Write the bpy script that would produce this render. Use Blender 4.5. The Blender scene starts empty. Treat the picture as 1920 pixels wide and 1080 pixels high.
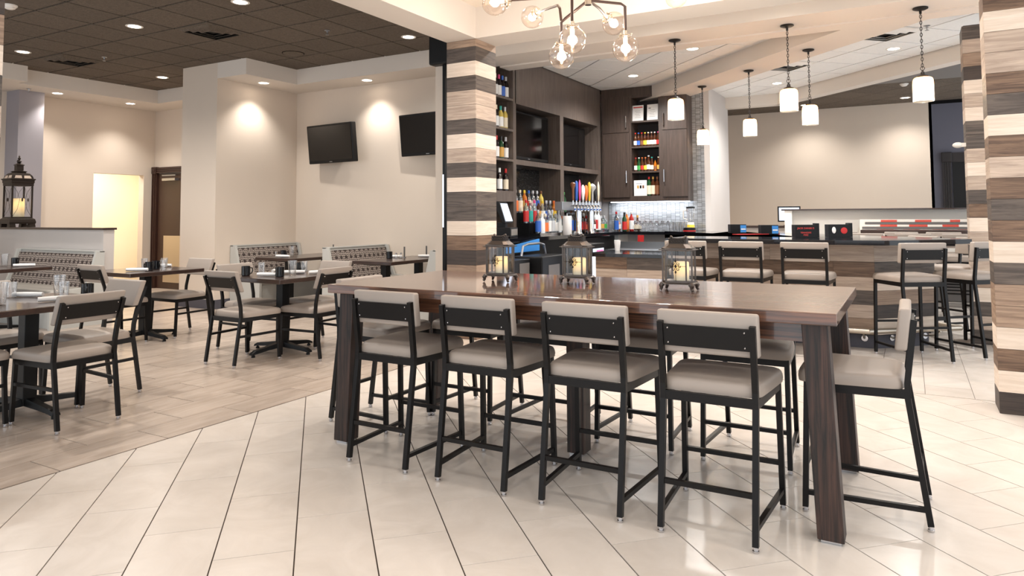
import bpy, bmesh, math, random
from mathutils import Vector, Matrix
random.seed(7)
PI = math.pi
SC = bpy.context.scene
COL = SC.collection
# ------------------------------------------------------------------ camera
F_PX, YAW, PIT, ROLL, CY, CAM_H = 1310.902, 0.515949, 0.0535963, -0.005745, 333.521, 1.32
def _cam(v):
    x, y, z = v
    cp, sp, cr, sr = math.cos(PIT), math.sin(PIT), math.cos(ROLL), math.sin(ROLL)
    y2 = cp*y + sp*z; z2 = -sp*y + cp*z
    return (cr*x - sr*y2, sr*x + cr*y2, z2)
_cx = _cam((math.sin(YAW+PI/2), 0, math.cos(YAW+PI/2)))
_cy = _cam((math.sin(YAW), 0, math.cos(YAW)))
_cz = _cam((0, -1.0, 0))
ROWS = [Vector((_cx[i], _cy[i], _cz[i])) for i in range(3)]     # camera right, down, forward in world axes
cam_data = bpy.data.cameras.new('camera')
cam_data.sensor_fit = 'HORIZONTAL'; cam_data.sensor_width = 36.0
cam_data.lens = F_PX*36.0/1920.0
cam_data.shift_y = (CY-540.0)/1920.0
cam_data.clip_start = 0.05; cam_data.clip_end = 100
cam = bpy.data.objects.new('camera', cam_data); COL.objects.link(cam)
r, d, f = ROWS
cam.matrix_world = Matrix(((r.x, -d.x, -f.x, 0), (r.y, -d.y, -f.y, 0), (r.z, -d.z, -f.z, CAM_H), (0, 0, 0, 1)))
SC.camera = cam
# ------------------------------------------------------------------ world and exposure
SC.view_settings.view_transform = 'Standard'; SC.view_settings.look = 'None'
SC.view_settings.gamma = 1.0; SC.view_settings.use_curve_mapping = False
SC.view_settings.exposure = 0.85
SC.cycles.use_denoising = True
SC.cycles.max_bounces = 8; SC.cycles.diffuse_bounces = 4; SC.cycles.glossy_bounces = 4
SC.cycles.transmission_bounces = 8; SC.cycles.transparent_max_bounces = 12
SC.cycles.sample_clamp_indirect = 6.0; SC.cycles.caustics_reflective = False; SC.cycles.caustics_refractive = False
world = bpy.data.worlds.new('world'); SC.world = world
world.use_nodes = True
bg = world.node_tree.nodes['Background']
bg.inputs[0].default_value = (0.90, 0.95, 1.0, 1); bg.inputs[1].default_value = 1.05
LP = dict(can=92.0, soffit=38.0, bar=150.0, far=60.0, pend=58.0, globe=13.0, corridor=28.0, strip=6.0, tray=30.0, recess=60.0)
WARM = (1.0, 0.935, 0.86)
# ------------------------------------------------------------------ mesh helpers
S2 = math.sqrt(0.5)
def uv(u, v): return ((u-v)*S2, (u+v)*S2)          # diagonal (45 degree) coordinates of tiles and bar
class MB:
    def __init__(s): s.v = []; s.f = []
    def add(s, vs, fs):
        n = len(s.v); s.v += [tuple(p) for p in vs]; s.f += [tuple(i+n for i in q) for q in fs]; return s
    def box(s, x0, y0, z0, x1, y1, z1):
        x0, x1 = min(x0, x1), max(x0, x1); y0, y1 = min(y0, y1), max(y0, y1); z0, z1 = min(z0, z1), max(z0, z1)
        vs = [(x0,y0,z0),(x1,y0,z0),(x1,y1,z0),(x0,y1,z0),(x0,y0,z1),(x1,y0,z1),(x1,y1,z1),(x0,y1,z1)]
        return s.add(vs, [(3,2,1,0),(4,5,6,7),(0,1,5,4),(1,2,6,5),(2,3,7,6),(3,0,4,7)])
    def prism(s, poly, z0, z1):
        n = len(poly)
        a = sum(poly[i][0]*poly[(i+1)%n][1]-poly[(i+1)%n][0]*poly[i][1] for i in range(n))
        if a < 0: poly = poly[::-1]
        vs = [(x,y,z0) for x,y in poly]+[(x,y,z1) for x,y in poly]
        fs = [tuple(range(n-1,-1,-1)), tuple(range(n,2*n))]+[(i,(i+1)%n,n+(i+1)%n,n+i) for i in range(n)]
        return s.add(vs, fs)
    def hull(s, rings, cap=True):
        n = len(rings[0]); vs = [p for g in rings for p in g]; fs = []
        for k in range(len(rings)-1):
            for i in range(n):
                j = (i+1) % n; fs.append((k*n+i, k*n+j, (k+1)*n+j, (k+1)*n+i))
        if cap: fs += [tuple(range(n-1,-1,-1)), tuple(range((len(rings)-1)*n, len(rings)*n))]
        return s.add(vs, fs)
    def bar(s, a, b, w, h=None, up=(0,0,1)):
        """square bar from a to b"""
        h = h or w; a, b = Vector(a), Vector(b); dr = (b-a).normalized()
        u = Vector(up)
        if abs(dr.dot(u)) > .98: u = Vector((0,1,0))
        sx = dr.cross(u).normalized()*w/2; sy = sx.cross(dr).normalized()*h/2
        R = lambda p: [p-sx-sy, p+sx-sy, p+sx+sy, p-sx+sy]
        return s.hull([R(a), R(b)])
    def path(s, pts, w, h=None):
        """square bar following points lying in a vertical plane x = const (chair legs)"""
        h = h or w; rings = []
        P = [Vector(p) for p in pts]
        for i, p in enumerate(P):
            t = ((P[min(i+1,len(P)-1)]-p).normalized() if i < len(P)-1 else Vector()) + ((p-P[i-1]).normalized() if i else Vector())
            t.normalize(); sx = Vector((1,0,0))*w/2; sy = t.cross(Vector((1,0,0))).normalized()*h/2
            rings.append([p-sx-sy, p+sx-sy, p+sx+sy, p-sx+sy])
        return s.hull(rings)
    def tube(s, pts, r, n=8, closed=False):
        P = [Vector(p) for p in pts]; rings = []; m = len(P); last = None
        for i, p in enumerate(P):
            if closed: t = P[(i+1)%m]-P[i-1]
            else: t = P[min(i+1,m-1)]-P[max(i-1,0)]
            t.normalize()
            if last is None: u = Vector((0,0,1)) if abs(t.z) < .9 else Vector((1,0,0))
            else: u = last
            a = t.cross(u).normalized(); b = a.cross(t).normalized(); last = b
            rr = r[i] if isinstance(r, (list, tuple)) else r
            rings.append([p+(a*math.cos(2*PI*k/n)+b*math.sin(2*PI*k/n))*rr for k in range(n)])
        if closed: rings.append(rings[0])
        return s.hull(rings, not closed)
    def lathe(s, prof, n=16, c=(0,0,0), sx=1.0, sy=1.0):
        rings = [[(c[0]+r*sx*math.cos(2*PI*k/n), c[1]+r*sy*math.sin(2*PI*k/n), c[2]+z) for k in range(n)] for r, z in prof]
        return s.hull(rings)
    def sphere(s, c, r, n=12, m=8, sz=1.0):
        return s.lathe([(max(r*math.sin(PI*i/m), r*.02), -r*sz*math.cos(PI*i/m)) for i in range(m+1)], n, c)
    def mesh(s, name, mat=None, smooth=False, bevel=0.0, seg=2):
        me = bpy.data.meshes.new(name); me.from_pydata(s.v, [], s.f); me.update()
        bm = bmesh.new(); bm.from_mesh(me)
        bmesh.ops.recalc_face_normals(bm, faces=bm.faces)
        if bevel: bmesh.ops.bevel(bm, geom=[e for e in bm.edges], offset=bevel, segments=seg, profile=.5, affect='EDGES', clamp_overlap=True)
        bm.to_mesh(me); bm.free()
        if smooth:
            for p in me.polygons: p.use_smooth = True
            try: me.set_sharp_from_angle(angle=math.radians(40))
            except Exception: pass
        if mat: me.materials.append(M[mat] if isinstance(mat, str) else mat)
        return me
    def build(s, name, mat, parent=None, smooth=False, bevel=0.0, seg=2):
        return put(name, s.mesh(name, mat, smooth, bevel, seg), parent)
def put(name, me, parent=None, loc=None, rz=0.0):
    o = bpy.data.objects.new(name, me); COL.objects.link(o)
    if parent: o.parent = parent
    if loc: o.location = loc
    if rz: o.rotation_euler = (0, 0, rz)
    return o
def tag(o, label, cat, group=None):
    o['label'] = label; o['category'] = cat
    if group: o['group'] = group
    return o
def thing(name, label, cat, loc=(0,0,0), rz=0.0, group=None):
    o = bpy.data.objects.new(name, None); COL.objects.link(o); o.location = loc; o.rotation_euler = (0,0,rz)
    o.empty_display_size = .1
    return tag(o, label, cat, group)
def struct(o, label=None):
    o['kind'] = 'structure'
    if label: o['label'] = label
    return o
def dup(root, loc, rz=0.0, label=None, group=None):
    r = root.copy(); COL.objects.link(r); r.location = loc; r.rotation_euler = (0,0,rz)
    if label: r['label'] = label
    if group: r['group'] = group
    for ch in list(root.children):
        c = ch.copy(); COL.objects.link(c); c.parent = r
        for g in ch.children:
            e = g.copy(); COL.objects.link(e); e.parent = c
    return r
def light(kind, name, loc, power, color=WARM, size=.1, parent=None, **kw):
    l = bpy.data.lights.new(name, kind); l.energy = power; l.color = color
    if kind == 'SPOT':
        l.spot_size = kw.get('cone', math.radians(110)); l.spot_blend = kw.get('blend', .6); l.shadow_soft_size = size
    elif kind == 'AREA':
        l.shape = 'RECTANGLE'; l.size = size; l.size_y = kw.get('size_y', size)
    else: l.shadow_soft_size = size
    o = bpy.data.objects.new(name, l); COL.objects.link(o); o.location = loc
    if 'rot' in kw: o.rotation_euler = kw['rot']
    if parent: o.parent = parent
    return o
# ------------------------------------------------------------------ materials
M = {}
def srgb(r, g, b):
    t = lambda c: (c/255/12.92 if c/255 <= .04045 else ((c/255+.055)/1.055)**2.4)
    return (t(r), t(g), t(b), 1)
def new(name):
    m = bpy.data.materials.new(name); m.use_nodes = True; M[name] = m
    nt = m.node_tree; return m, nt, nt.nodes['Principled BSDF'], nt.nodes, nt.links
def plain(name, col, rough=.6, metal=0.0, bump=0.0, bscale=200, var=0.0, **kw):
    m, nt, b, N, L = new(name)
    b.inputs['Base Color'].default_value = srgb(*col); b.inputs['Roughness'].default_value = rough; b.inputs['Metallic'].default_value = metal
    for k, v in kw.items(): b.inputs[k.replace('_', ' ')].default_value = v
    if var:
        tc = N.new('ShaderNodeTexCoord'); nz = N.new('ShaderNodeTexNoise'); nz.inputs['Scale'].default_value = 3
        hs = N.new('ShaderNodeHueSaturation'); hs.inputs['Color'].default_value = srgb(*col)
        mr = N.new('ShaderNodeMapRange'); mr.inputs[3].default_value = 1-var; mr.inputs[4].default_value = 1+var
        L.new(tc.outputs['Object'], nz.inputs['Vector']); L.new(nz.outputs[0], mr.inputs[0]); L.new(mr.outputs[0], hs.inputs['Value']); L.new(hs.outputs[0], b.inputs['Base Color'])
    if bump:
        tc = N.new('ShaderNodeTexCoord'); nz = N.new('ShaderNodeTexNoise'); nz.inputs['Scale'].default_value = bscale
        bp = N.new('ShaderNodeBump'); bp.inputs['Strength'].default_value = bump; bp.inputs['Distance'].default_value = .002
        L.new(tc.outputs['Object'], nz.inputs['Vector']); L.new(nz.outputs[0], bp.inputs['Height']); L.new(bp.outputs[0], b.inputs['Normal'])
    return m
def emit(name, col, strength):
    m, nt, b, N, L = new(name)
    b.inputs['Base Color'].default_value = srgb(*col); b.inputs['Emission Color'].default_value = srgb(*col); b.inputs['Emission Strength'].default_value = strength
    return m
def wood(name, dark, lite, scale=(1.2, 14, 14), rough=.45, contrast=(.3, .7), rand=.12, coat=0.0, world_space=True):
    """grain stretched along the first axis; each piece varies a little"""
    m, nt, b, N, L = new(name)
    tc = N.new('ShaderNodeTexCoord'); oi = N.new('ShaderNodeObjectInfo'); mp = N.new('ShaderNodeMapping')
    mp.inputs['Scale'].default_value = scale
    cmb = N.new('ShaderNodeCombineXYZ')
    ml = N.new('ShaderNodeMath'); ml.operation = 'MULTIPLY'; ml.inputs[1].default_value = 37.0
    L.new(oi.outputs['Random'], ml.inputs[0]); L.new(ml.outputs[0], cmb.inputs[0]); L.new(ml.outputs[0], cmb.inputs[1]); L.new(ml.outputs[0], cmb.inputs[2])
    L.new(cmb.outputs[0], mp.inputs['Location']); L.new(tc.outputs['Object'], mp.inputs['Vector'])
    n1 = N.new('ShaderNodeTexNoise'); n1.inputs['Scale'].default_value = 2.2; n1.inputs['Detail'].default_value = 8; n1.inputs['Roughness'].default_value = .65; n1.inputs['Distortion'].default_value = .9
    L.new(mp.outputs[0], n1.inputs['Vector'])
    rp = N.new('ShaderNodeValToRGB'); rp.color_ramp.elements[0].position = contrast[0]; rp.color_ramp.elements[1].position = contrast[1]
    rp.color_ramp.elements[0].color = srgb(*dark); rp.color_ramp.elements[1].color = srgb(*lite)
    L.new(n1.outputs[0], rp.inputs[0])
    hs = N.new('ShaderNodeHueSaturation'); mr = N.new('ShaderNodeMapRange'); mr.inputs[3].default_value = 1-rand; mr.inputs[4].default_value = 1+rand
    L.new(oi.outputs['Random'], mr.inputs[0]); L.new(mr.outputs[0], hs.inputs['Value']); L.new(rp.outputs[0], hs.inputs['Color']); L.new(hs.outputs[0], b.inputs['Base Color'])
    bp = N.new('ShaderNodeBump'); bp.inputs['Strength'].default_value = .18; bp.inputs['Distance'].default_value = .002
    L.new(n1.outputs[0], bp.inputs['Height']); L.new(bp.outputs[0], b.inputs['Normal'])
    b.inputs['Roughness'].default_value = rough; b.inputs['Coat Weight'].default_value = coat; b.inputs['Coat Roughness'].default_value = .07
    return m
def stone(name, a, c, rough, rand=.05, stretch=(2, 2, 2)):
    m, nt, b, N, L = new(name)
    g = N.new('ShaderNodeNewGeometry'); mp = N.new('ShaderNodeMapping'); mp.inputs['Scale'].default_value = stretch
    oi = N.new('ShaderNodeObjectInfo')
    ml = N.new('ShaderNodeVectorMath'); ml.operation = 'ADD'; cmb = N.new('ShaderNodeCombineXYZ'); mu = N.new('ShaderNodeMath'); mu.operation = 'MULTIPLY'; mu.inputs[1].default_value = 50
    L.new(oi.outputs['Random'], mu.inputs[0]); L.new(mu.outputs[0], cmb.inputs[2]); L.new(g.outputs['Position'], ml.inputs[0]); L.new(cmb.outputs[0], ml.inputs[1]); L.new(ml.outputs[0], mp.inputs['Vector'])
    n1 = N.new('ShaderNodeTexNoise'); n1.inputs['Scale'].default_value = 1.5; n1.inputs['Detail'].default_value = 7; n1.inputs['Roughness'].default_value = .6; n1.inputs['Distortion'].default_value = 1.2
    L.new(mp.outputs[0], n1.inputs['Vector'])
    rp = N.new('ShaderNodeValToRGB'); rp.color_ramp.elements[0].position = .32; rp.color_ramp.elements[1].position = .68
    rp.color_ramp.elements[0].color = srgb(*a); rp.color_ramp.elements[1].color = srgb(*c)
    L.new(n1.outputs[0], rp.inputs[0])
    hs = N.new('ShaderNodeHueSaturation'); mr = N.new('ShaderNodeMapRange'); mr.inputs[3].default_value = 1-rand; mr.inputs[4].default_value = 1+rand
    L.new(oi.outputs['Random'], mr.inputs[0]); L.new(mr.outputs[0], hs.inputs['Value']); L.new(rp.outputs[0], hs.inputs['Color']); L.new(hs.outputs[0], b.inputs['Base Color'])
    b.inputs['Roughness'].default_value = rough; b.inputs['Specular IOR Level'].default_value = .4
    return m
def thin_glass(name, tint=(255,255,255), amount=.12, rough=.02):
    m, nt, b, N, L = new(name)
    N.remove(b); out = N['Material Output']
    t = N.new('ShaderNodeBsdfTransparent'); t.inputs[0].default_value = srgb(*tint)
    gl = N.new('ShaderNodeBsdfGlossy'); gl.inputs['Roughness'].default_value = rough
    lw = N.new('ShaderNodeLayerWeight'); lw.inputs[0].default_value = .25
    mr = N.new('ShaderNodeMapRange'); mr.inputs[3].default_value = amount*.35; mr.inputs[4].default_value = min(1, amount*4)
    mx = N.new('ShaderNodeMixShader')
    L.new(lw.outputs['Facing'], mr.inputs[0]); L.new(mr.outputs[0], mx.inputs[0]); L.new(t.outputs[0], mx.inputs[1]); L.new(gl.outputs[0], mx.inputs[2]); L.new(mx.outputs[0], out.inputs[0])
    return m
def damask(name):
    """woven booth fabric: pale rings and lattice on dark ground with rows of dark dots"""
    m, nt, b, N, L = new(name)
    tc = N.new('ShaderNodeTexCoord'); mp = N.new('ShaderNodeMapping'); mp.inputs['Scale'].default_value = (10.5, 10.5, 10.5)
    L.new(tc.outputs['UV'], mp.inputs['Vector'])
    v = N.new('ShaderNodeTexVoronoi'); v.voronoi_dimensions = '2D'; v.feature = 'DISTANCE_TO_EDGE'; v.inputs['Scale'].default_value = 3.6; v.inputs['Randomness'].default_value = .3
    L.new(mp.outputs[0], v.inputs['Vector'])
    st = N.new('ShaderNodeMath'); st.operation = 'GREATER_THAN'; st.inputs[1].default_value = .11; L.new(v.outputs['Distance'], st.inputs[0])
    w = N.new('ShaderNodeTexVoronoi'); w.voronoi_dimensions = '2D'; w.inputs['Scale'].default_value = 1.0; w.inputs['Randomness'].default_value = 0.0
    L.new(mp.outputs[0], w.inputs['Vector'])
    dot = N.new('ShaderNodeMath'); dot.operation = 'GREATER_THAN'; dot.inputs[1].default_value = .26; L.new(w.outputs['Distance'], dot.inputs[0])
    mu = N.new('ShaderNodeMath'); mu.operation = 'MULTIPLY'
    inv = N.new('ShaderNodeMath'); inv.operation = 'SUBTRACT'; inv.inputs[0].default_value = 1.0; L.new(st.outputs[0], inv.inputs[1])
    L.new(inv.outputs[0], mu.inputs[0]); L.new(dot.outputs[0], mu.inputs[1])
    mx = N.new('ShaderNodeMix'); mx.data_type = 'RGBA'; mx.inputs[6].default_value = srgb(58, 47, 45); mx.inputs[7].default_value = srgb(196, 184, 174)
    L.new(mu.outputs[0], mx.inputs[0]); L.new(mx.outputs[2], b.inputs['Base Color']); b.inputs['Roughness'].default_value = .7
    return m
def mosaic(name, a, c, w, h, rough=.15, metal=.5):
    m, nt, b, N, L = new(name)
    tc = N.new('ShaderNodeTexCoord'); br = N.new('ShaderNodeTexBrick')
    br.inputs['Scale'].default_value = 1.0; br.inputs['Brick Width'].default_value = w; br.inputs['Row Height'].default_value = h; br.inputs['Mortar Size'].default_value = .0022
    br.inputs['Color1'].default_value = srgb(*a); br.inputs['Color2'].default_value = srgb(*c); br.inputs['Mortar'].default_value = srgb(*[int(x*.55) for x in a]); br.offset = .0
    L.new(tc.outputs['UV'], br.inputs['Vector']); L.new(br.outputs['Color'], b.inputs['Base Color'])
    b.inputs['Roughness'].default_value = rough; b.inputs['Metallic'].default_value = metal
    return m
plain('wall', (214,201,187), .85, bump=.05, bscale=120, var=.015)
plain('wall_cool', (196,190,186), .85, var=.02)
plain('wall_blue', (150,146,152), .85)
plain('wall_dark', (108,108,120), .85)
plain('soffit', (220,212,203), .85)
plain('white_paint', (236,232,226), .8)
plain('tray', (240,228,214), .85)
plain('corridor', (246,232,206), .8)
stone('tile_cream', (206,196,186), (218,209,200), .24, .025, (2.2, 2.2, 3))
stone('tile_plank', (168,153,140), (192,177,164), .26, .05, (7, 1.2, 3))
plain('grout', (62,50,42), .9)
stone('ceiling_tile_dark', (84,75,66), (112,101,90), .95, .06, (25, 25, 25))
plain('ceiling_grid_dark', (8,7,7), .9, 0.0, Specular_IOR_Level=.1)
stone('ceiling_tile_white', (240,240,238), (248,247,245), .9, .015, (20, 20, 20))
plain('ceiling_grid_white', (120,117,115), .7)
wood('table_wood', (40,21,14), (118,76,53), (.8, 20, 20), .36, (.38, .64), .05, .9)
wood('table_wood_leg', (14,8,6), (66,44,36), (24, 24, .9), .5, (.40, .63), .08)
wood('top_wood', (36,22,17), (62,40,31), (2, 14, 14), .3, (.3, .7), .05, .5)
wood('laminate', (74,63,57), (108,97,90), (22, 22, .9), .36, (.3, .7), .04)  # back bar copy, lightened in colour to stand for reflected light
wood('laminate_cab', (56,45,40), (82,69,62), (22, 22, .9), .42, (.3, .7), .04)  # cabinet copy, without the reflected light in its colour
wood('laminate_dark', (46,39,36), (70,60,55), (22, 22, .9), .45, (.3, .7), .04)
PL = ['plank_light', 'plank_greige', 'plank_mid', 'plank_brown', 'plank_dark', 'plank_black']
for n, a, c in (('plank_light',(206,189,172),(228,214,200)), ('plank_greige',(154,136,122),(194,176,160)), ('plank_mid',(122,100,84),(168,144,123)),
                ('plank_brown',(74,55,43),(134,108,87)), ('plank_dark',(56,48,44),(102,91,83)), ('plank_black',(40,32,29),(72,60,53))):
    wood(n, a, c, (1.1, 1.1, 16), .5, (.34, .67), .05)
plain('black_metal', (14,12,12), .36, 0.0, Specular_IOR_Level=.25)
plain('black_base', (19,19,20), .4, 0.0, Specular_IOR_Level=.25)
plain('chrome', (205,205,208), .12, 1.0)
plain('steel', (170,172,176), .3, .9)
plain('brushed', (196,186,172), .3, .9)
plain('pewter', (92,84,79), .36, .85, bump=.2, bscale=90, var=.12)
plain('bronze', (46,38,33), .42, .6, bump=.2, bscale=80, var=.15)
plain('pendant_iron', (48,44,42), .45, .7)
plain('chandelier_arm', (92,76,70), .3, .85)
plain('nickel', (226,214,196), .12, 1.0)
plain('vinyl', (156,144,134), .46, var=.02)
plain('vinyl_back', (158,147,138), .48, var=.02)
plain('booth_shell', (186,186,182), .5)
plain('booth_seat', (150,145,138), .5)
damask('booth_fabric')
plain('black_plastic', (11,11,13), .42, 0.0, Specular_IOR_Level=.3)
plain('screen', (5,4,5), .1)
plain('black_stone', (18,18,22), .06)
plain('ceramic_black', (14,14,17), .15)
plain('linen', (238,236,234), .8)
plain('paper', (232,230,228), .7)
plain('ink_red', (206,70,66), .7); plain('ink_grey', (110,108,108), .7)
plain('door_wood', (52,29,22), .38); plain('door_frame', (58,36,29), .42)
plain('dark_frame', (36,29,30), .5)
plain('baseboard', (74,73,82), .6)
plain('red_vinyl', (196,62,44), .5); plain('grey_vinyl', (92,88,86), .5); plain('white_vinyl', (222,214,204), .5)
plain('wax', (238,226,196), .6)
emit('wax_glow', (255,198,90), .38)
emit('lens', (255,240,222), 14.0)
emit('filament', (255,214,160), 40.0)
emit('strip_light', (225,238,255), 5.0)
emit('screen_glow', (214,228,250), .35)
plain('panel_blue', (58,132,205), .35)  # the panels' own bright blue
emit('pink_glow', (250,110,160), .5)
thin_glass('clear_glass', amount=.32); thin_glass('pane', amount=.05); thin_glass('globe_glass', (255,249,244), .16)
mosaic('mosaic_light', (160,160,160), (205,207,210), .075, .016, .2, .3)
mosaic('mosaic_dark', (54,52,52), (92,90,88), .03, .014, .15, .5)
def shade_glass():
    m, nt, b, N, L = new('amber_shade')
    tc = N.new('ShaderNodeTexCoord'); nz = N.new('ShaderNodeTexNoise'); nz.inputs['Scale'].default_value = 55; nz.inputs['Detail'].default_value = 4
    L.new(tc.outputs['Object'], nz.inputs['Vector'])
    sp = N.new('ShaderNodeSeparateXYZ'); L.new(tc.outputs['Generated'], sp.inputs[0])
    ad = N.new('ShaderNodeMath'); ad.operation = 'MULTIPLY_ADD'; ad.inputs[1].default_value = .55; L.new(nz.outputs[0], ad.inputs[0]); L.new(sp.outputs[2], ad.inputs[2])
    rp = N.new('ShaderNodeValToRGB'); rp.color_ramp.elements[0].position = .55; rp.color_ramp.elements[1].position = 1.0
    rp.color_ramp.elements[0].color = srgb(255,250,240); rp.color_ramp.elements[1].color = srgb(232,186,128)  # lower glass whitened to imitate the bulb's blown-out glow
    ms = N.new('ShaderNodeMath'); ms.operation = 'MULTIPLY'; ms.inputs[1].default_value = .75; L.new(ad.outputs[0], ms.inputs[0]); L.new(ms.outputs[0], rp.inputs[0])
    out = N['Material Output']; N.remove(b)
    t = N.new('ShaderNodeBsdfTransparent'); tl = N.new('ShaderNodeBsdfTranslucent'); gl = N.new('ShaderNodeBsdfGlossy'); gl.inputs['Roughness'].default_value = .08
    L.new(rp.outputs[0], t.inputs[0]); L.new(rp.outputs[0], tl.inputs[0])
    m1 = N.new('ShaderNodeMixShader'); m1.inputs[0].default_value = .5; L.new(t.outputs[0], m1.inputs[1]); L.new(tl.outputs[0], m1.inputs[2])
    m2 = N.new('ShaderNodeMixShader'); m2.inputs[0].default_value = .08; L.new(m1.outputs[0], m2.inputs[1]); L.new(gl.outputs[0], m2.inputs[2]); L.new(m2.outputs[0], out.inputs[0])
shade_glass()
def candle_mat():
    m, nt, b, N, L = new('candle_wax')
    tc = N.new('ShaderNodeTexCoord'); sp = N.new('ShaderNodeSeparateXYZ'); L.new(tc.outputs['Generated'], sp.inputs[0])
    rp = N.new('ShaderNodeValToRGB'); e = rp.color_ramp.elements; e[0].position = .1; e[0].color = (0,0,0,1); e[1].position = .72; e[1].color = (1,1,1,1); q = e.new(1.0); q.color = (.45,.45,.45,1)
    L.new(sp.outputs[2], rp.inputs[0]); b.inputs['Base Color'].default_value = srgb(240,226,192); b.inputs['Emission Color'].default_value = srgb(255,196,92)
    ml = N.new('ShaderNodeMath'); ml.operation = 'MULTIPLY'; ml.inputs[1].default_value = .5; L.new(rp.outputs[0], ml.inputs[0]); L.new(ml.outputs[0], b.inputs['Emission Strength'])
candle_mat()
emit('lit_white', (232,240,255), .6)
def uvmap(o, ax, ay):
    """planar UV in metres along two axes of the mesh"""
    me = o.data; ly = me.uv_layers.new(name='UVMap')
    for lp in me.loops:
        c = me.vertices[lp.vertex_index].co
        ly.data[lp.index].uv = (c[ax], c[ay])
    return o
# ================================================================== STRUCTURE
def px(p):
    q = Vector(p)-Vector((0,0,CAM_H)); z = ROWS[2].dot(q)
    if z < .05: return None
    return (960+F_PX*ROWS[0].dot(q)/z, CY+F_PX*ROWS[1].dot(q)/z)
def inview(p, m=260):
    q = px(p); return q is not None and -m < q[0] < 1920+m and -m < q[1] < 1080+m
def clip(poly, a, b, c):
    """keep a*x+b*y<=c"""
    out = []
    for i in range(len(poly)):
        p, q = poly[i], poly[(i+1) % len(poly)]; dp = a*p[0]+b*p[1]-c; dq = a*q[0]+b*q[1]-c
        if dp <= 0: out.append(p)
        if dp*dq < 0: t = dp/(dp-dq); out.append((p[0]+(q[0]-p[0])*t, p[1]+(q[1]-p[1])*t))
    return out
def area(p): return abs(sum(p[i][0]*p[(i+1)%len(p)][1]-p[(i+1)%len(p)][0]*p[i][1] for i in range(len(p))))/2 if len(p) > 2 else 0
def tiles(parent, name, mat, rects, rot, clips, z0, z1, zc, margin=260):
    """rects: (centre u, centre v, length u, length v) in local axes; rot 0 or 45 degrees; full pieces share one mesh.
    Pieces well outside the picture are joined into one part."""
    shared = {}; rest = MB()
    for (cu, cv, lu, lv) in rects:
        T = (lambda a, b: uv(a, b)) if rot else (lambda a, b: (a, b))
        poly = [T(cu-lu/2, cv-lv/2), T(cu+lu/2, cv-lv/2), T(cu+lu/2, cv+lv/2), T(cu-lu/2, cv+lv/2)]
        c = T(cu, cv)
        a0 = area(poly)
        for k in clips: poly = clip(poly, *k)
        ar = area(poly)
        if ar < .003: continue
        if not inview((c[0], c[1], zc), margin): rest.prism(poly, z0, z1); continue
        if ar > a0*.999:
            key = (round(lu,4), round(lv,4))
            if key not in shared: shared[key] = MB().box(-lu/2, -lv/2, z0, lu/2, lv/2, z1).mesh(name, mat)
            put(name, shared[key], parent, (c[0], c[1], 0), PI/4 if rot else 0)
        else: MB().prism(poly, z0, z1).build(name, mat, parent)
    if rest.v: rest.build(name+'_field', mat, parent)['kind'] = 'stuff'
BX = -3.893      # line between diagonal tiles and the dining planks
# floor bases (mortar) and their tiles
fl = struct(MB().box(BX, -1, -.08, 3.2, 5.99, -.004).build('floor', 'grout'), 'cream porcelain tiles laid on the diagonal')
rects = []
G = .0035
for i in range(-22, 24):
    u0 = -.080+.305*i; off = 2.975 if (i % 2) else 3.279      # row below -.080 starts at 2.975
    for k in range(-14, 16):
        rects.append((u0+.1525, (off+.61*k)+.305, .305-.0055, .61-.0035))
tiles(fl, 'tile', 'tile_cream', rects, 1, [(-1,0,-(BX+.004)), (0,1,5.985), (1,0,3.19), (0,-1,.95)], -.012, 0, 0, 60)
fb = struct(MB().box(-13.6, -1, -.08, BX, 8.3, -.004).build('floor', 'grout'), 'greige plank tiles of the dining zone')
rects = []
for i in range(0, 33):
    for k in range(-4, 16):
        y0 = (2.075 if i % 2 == 0 else 2.38)+.612*k
        rects.append((BX-.009-.302*i-.151, y0+.306, .302-.0045, .612-.005))
tiles(fb, 'tile', 'tile_plank', rects, 0, [(1,0,BX-.007), (0,1,8.2)], -.012, 0, 0, 60)
fc = struct(MB().box(BX, 5.99, -.08, 3.2, 17.2, -.004).build('floor', 'grout'), 'cream tiles in straight rows before the bar')
rects = []
for i in range(-13, 12):
    for k in range(0, 19):
        rects.append((.06+.305*i+.1525, 5.99+.305*(i % 2)-.305+.61*k+.305, .302, .606))
tiles(fc, 'tile', 'tile_cream', rects, 0, [(0,-1,-5.995), (0,1,17.1), (-1,0,-(BX+.004)), (1,0,3.19)], -.012, 0, 0, 40)
# dark dining ceiling
ZC, ZS, ZB, ZW = 3.57, 3.34, 3.035, 3.45
ce = struct(MB().box(-13.6, -1, ZC+.014, -3.94, 8.4, ZC+.12).build('ceiling', 'ceiling_grid_dark'), 'dark acoustic ceiling over the dining tables')
rects = [(-8.8+.61*i+.305, 3.96+.61*k+.305, .584, .584) for i in range(-8, 9) for k in range(-6, 8)]
tiles(ce, 'ceiling_tile', 'ceiling_tile_dark', rects, 0, [(1,0,-3.95), (0,1,8.2)], ZC, ZC+.02, ZC, 60)
# centre tray, beams
struct(MB().box(-3.6, -1, 3.34, 3.6, 5.65, 3.46).build('ceiling', 'tray'), 'pale ceiling tray above the long table')
struct(MB().box(-3.94, -1, ZB, -3.6, 5.65, 3.69).build('trim_1', 'soffit'))
struct(MB().box(-3.94, 5.65, ZB, 3.6, 6.03, 3.69).build('trim_2', 'soffit'))
struct(MB().box(-4.9, 6.03, 3.5, 3.6, 7.225, 3.6).build('ceiling', 'white_paint'))
struct(MB().box(-4.9, 7.225, 3.25, 3.6, 7.72, 3.69).box(-4.55, 7.72, 3.232, 3.6, 7.96, 3.69).build('trim_3', 'soffit'))
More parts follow.
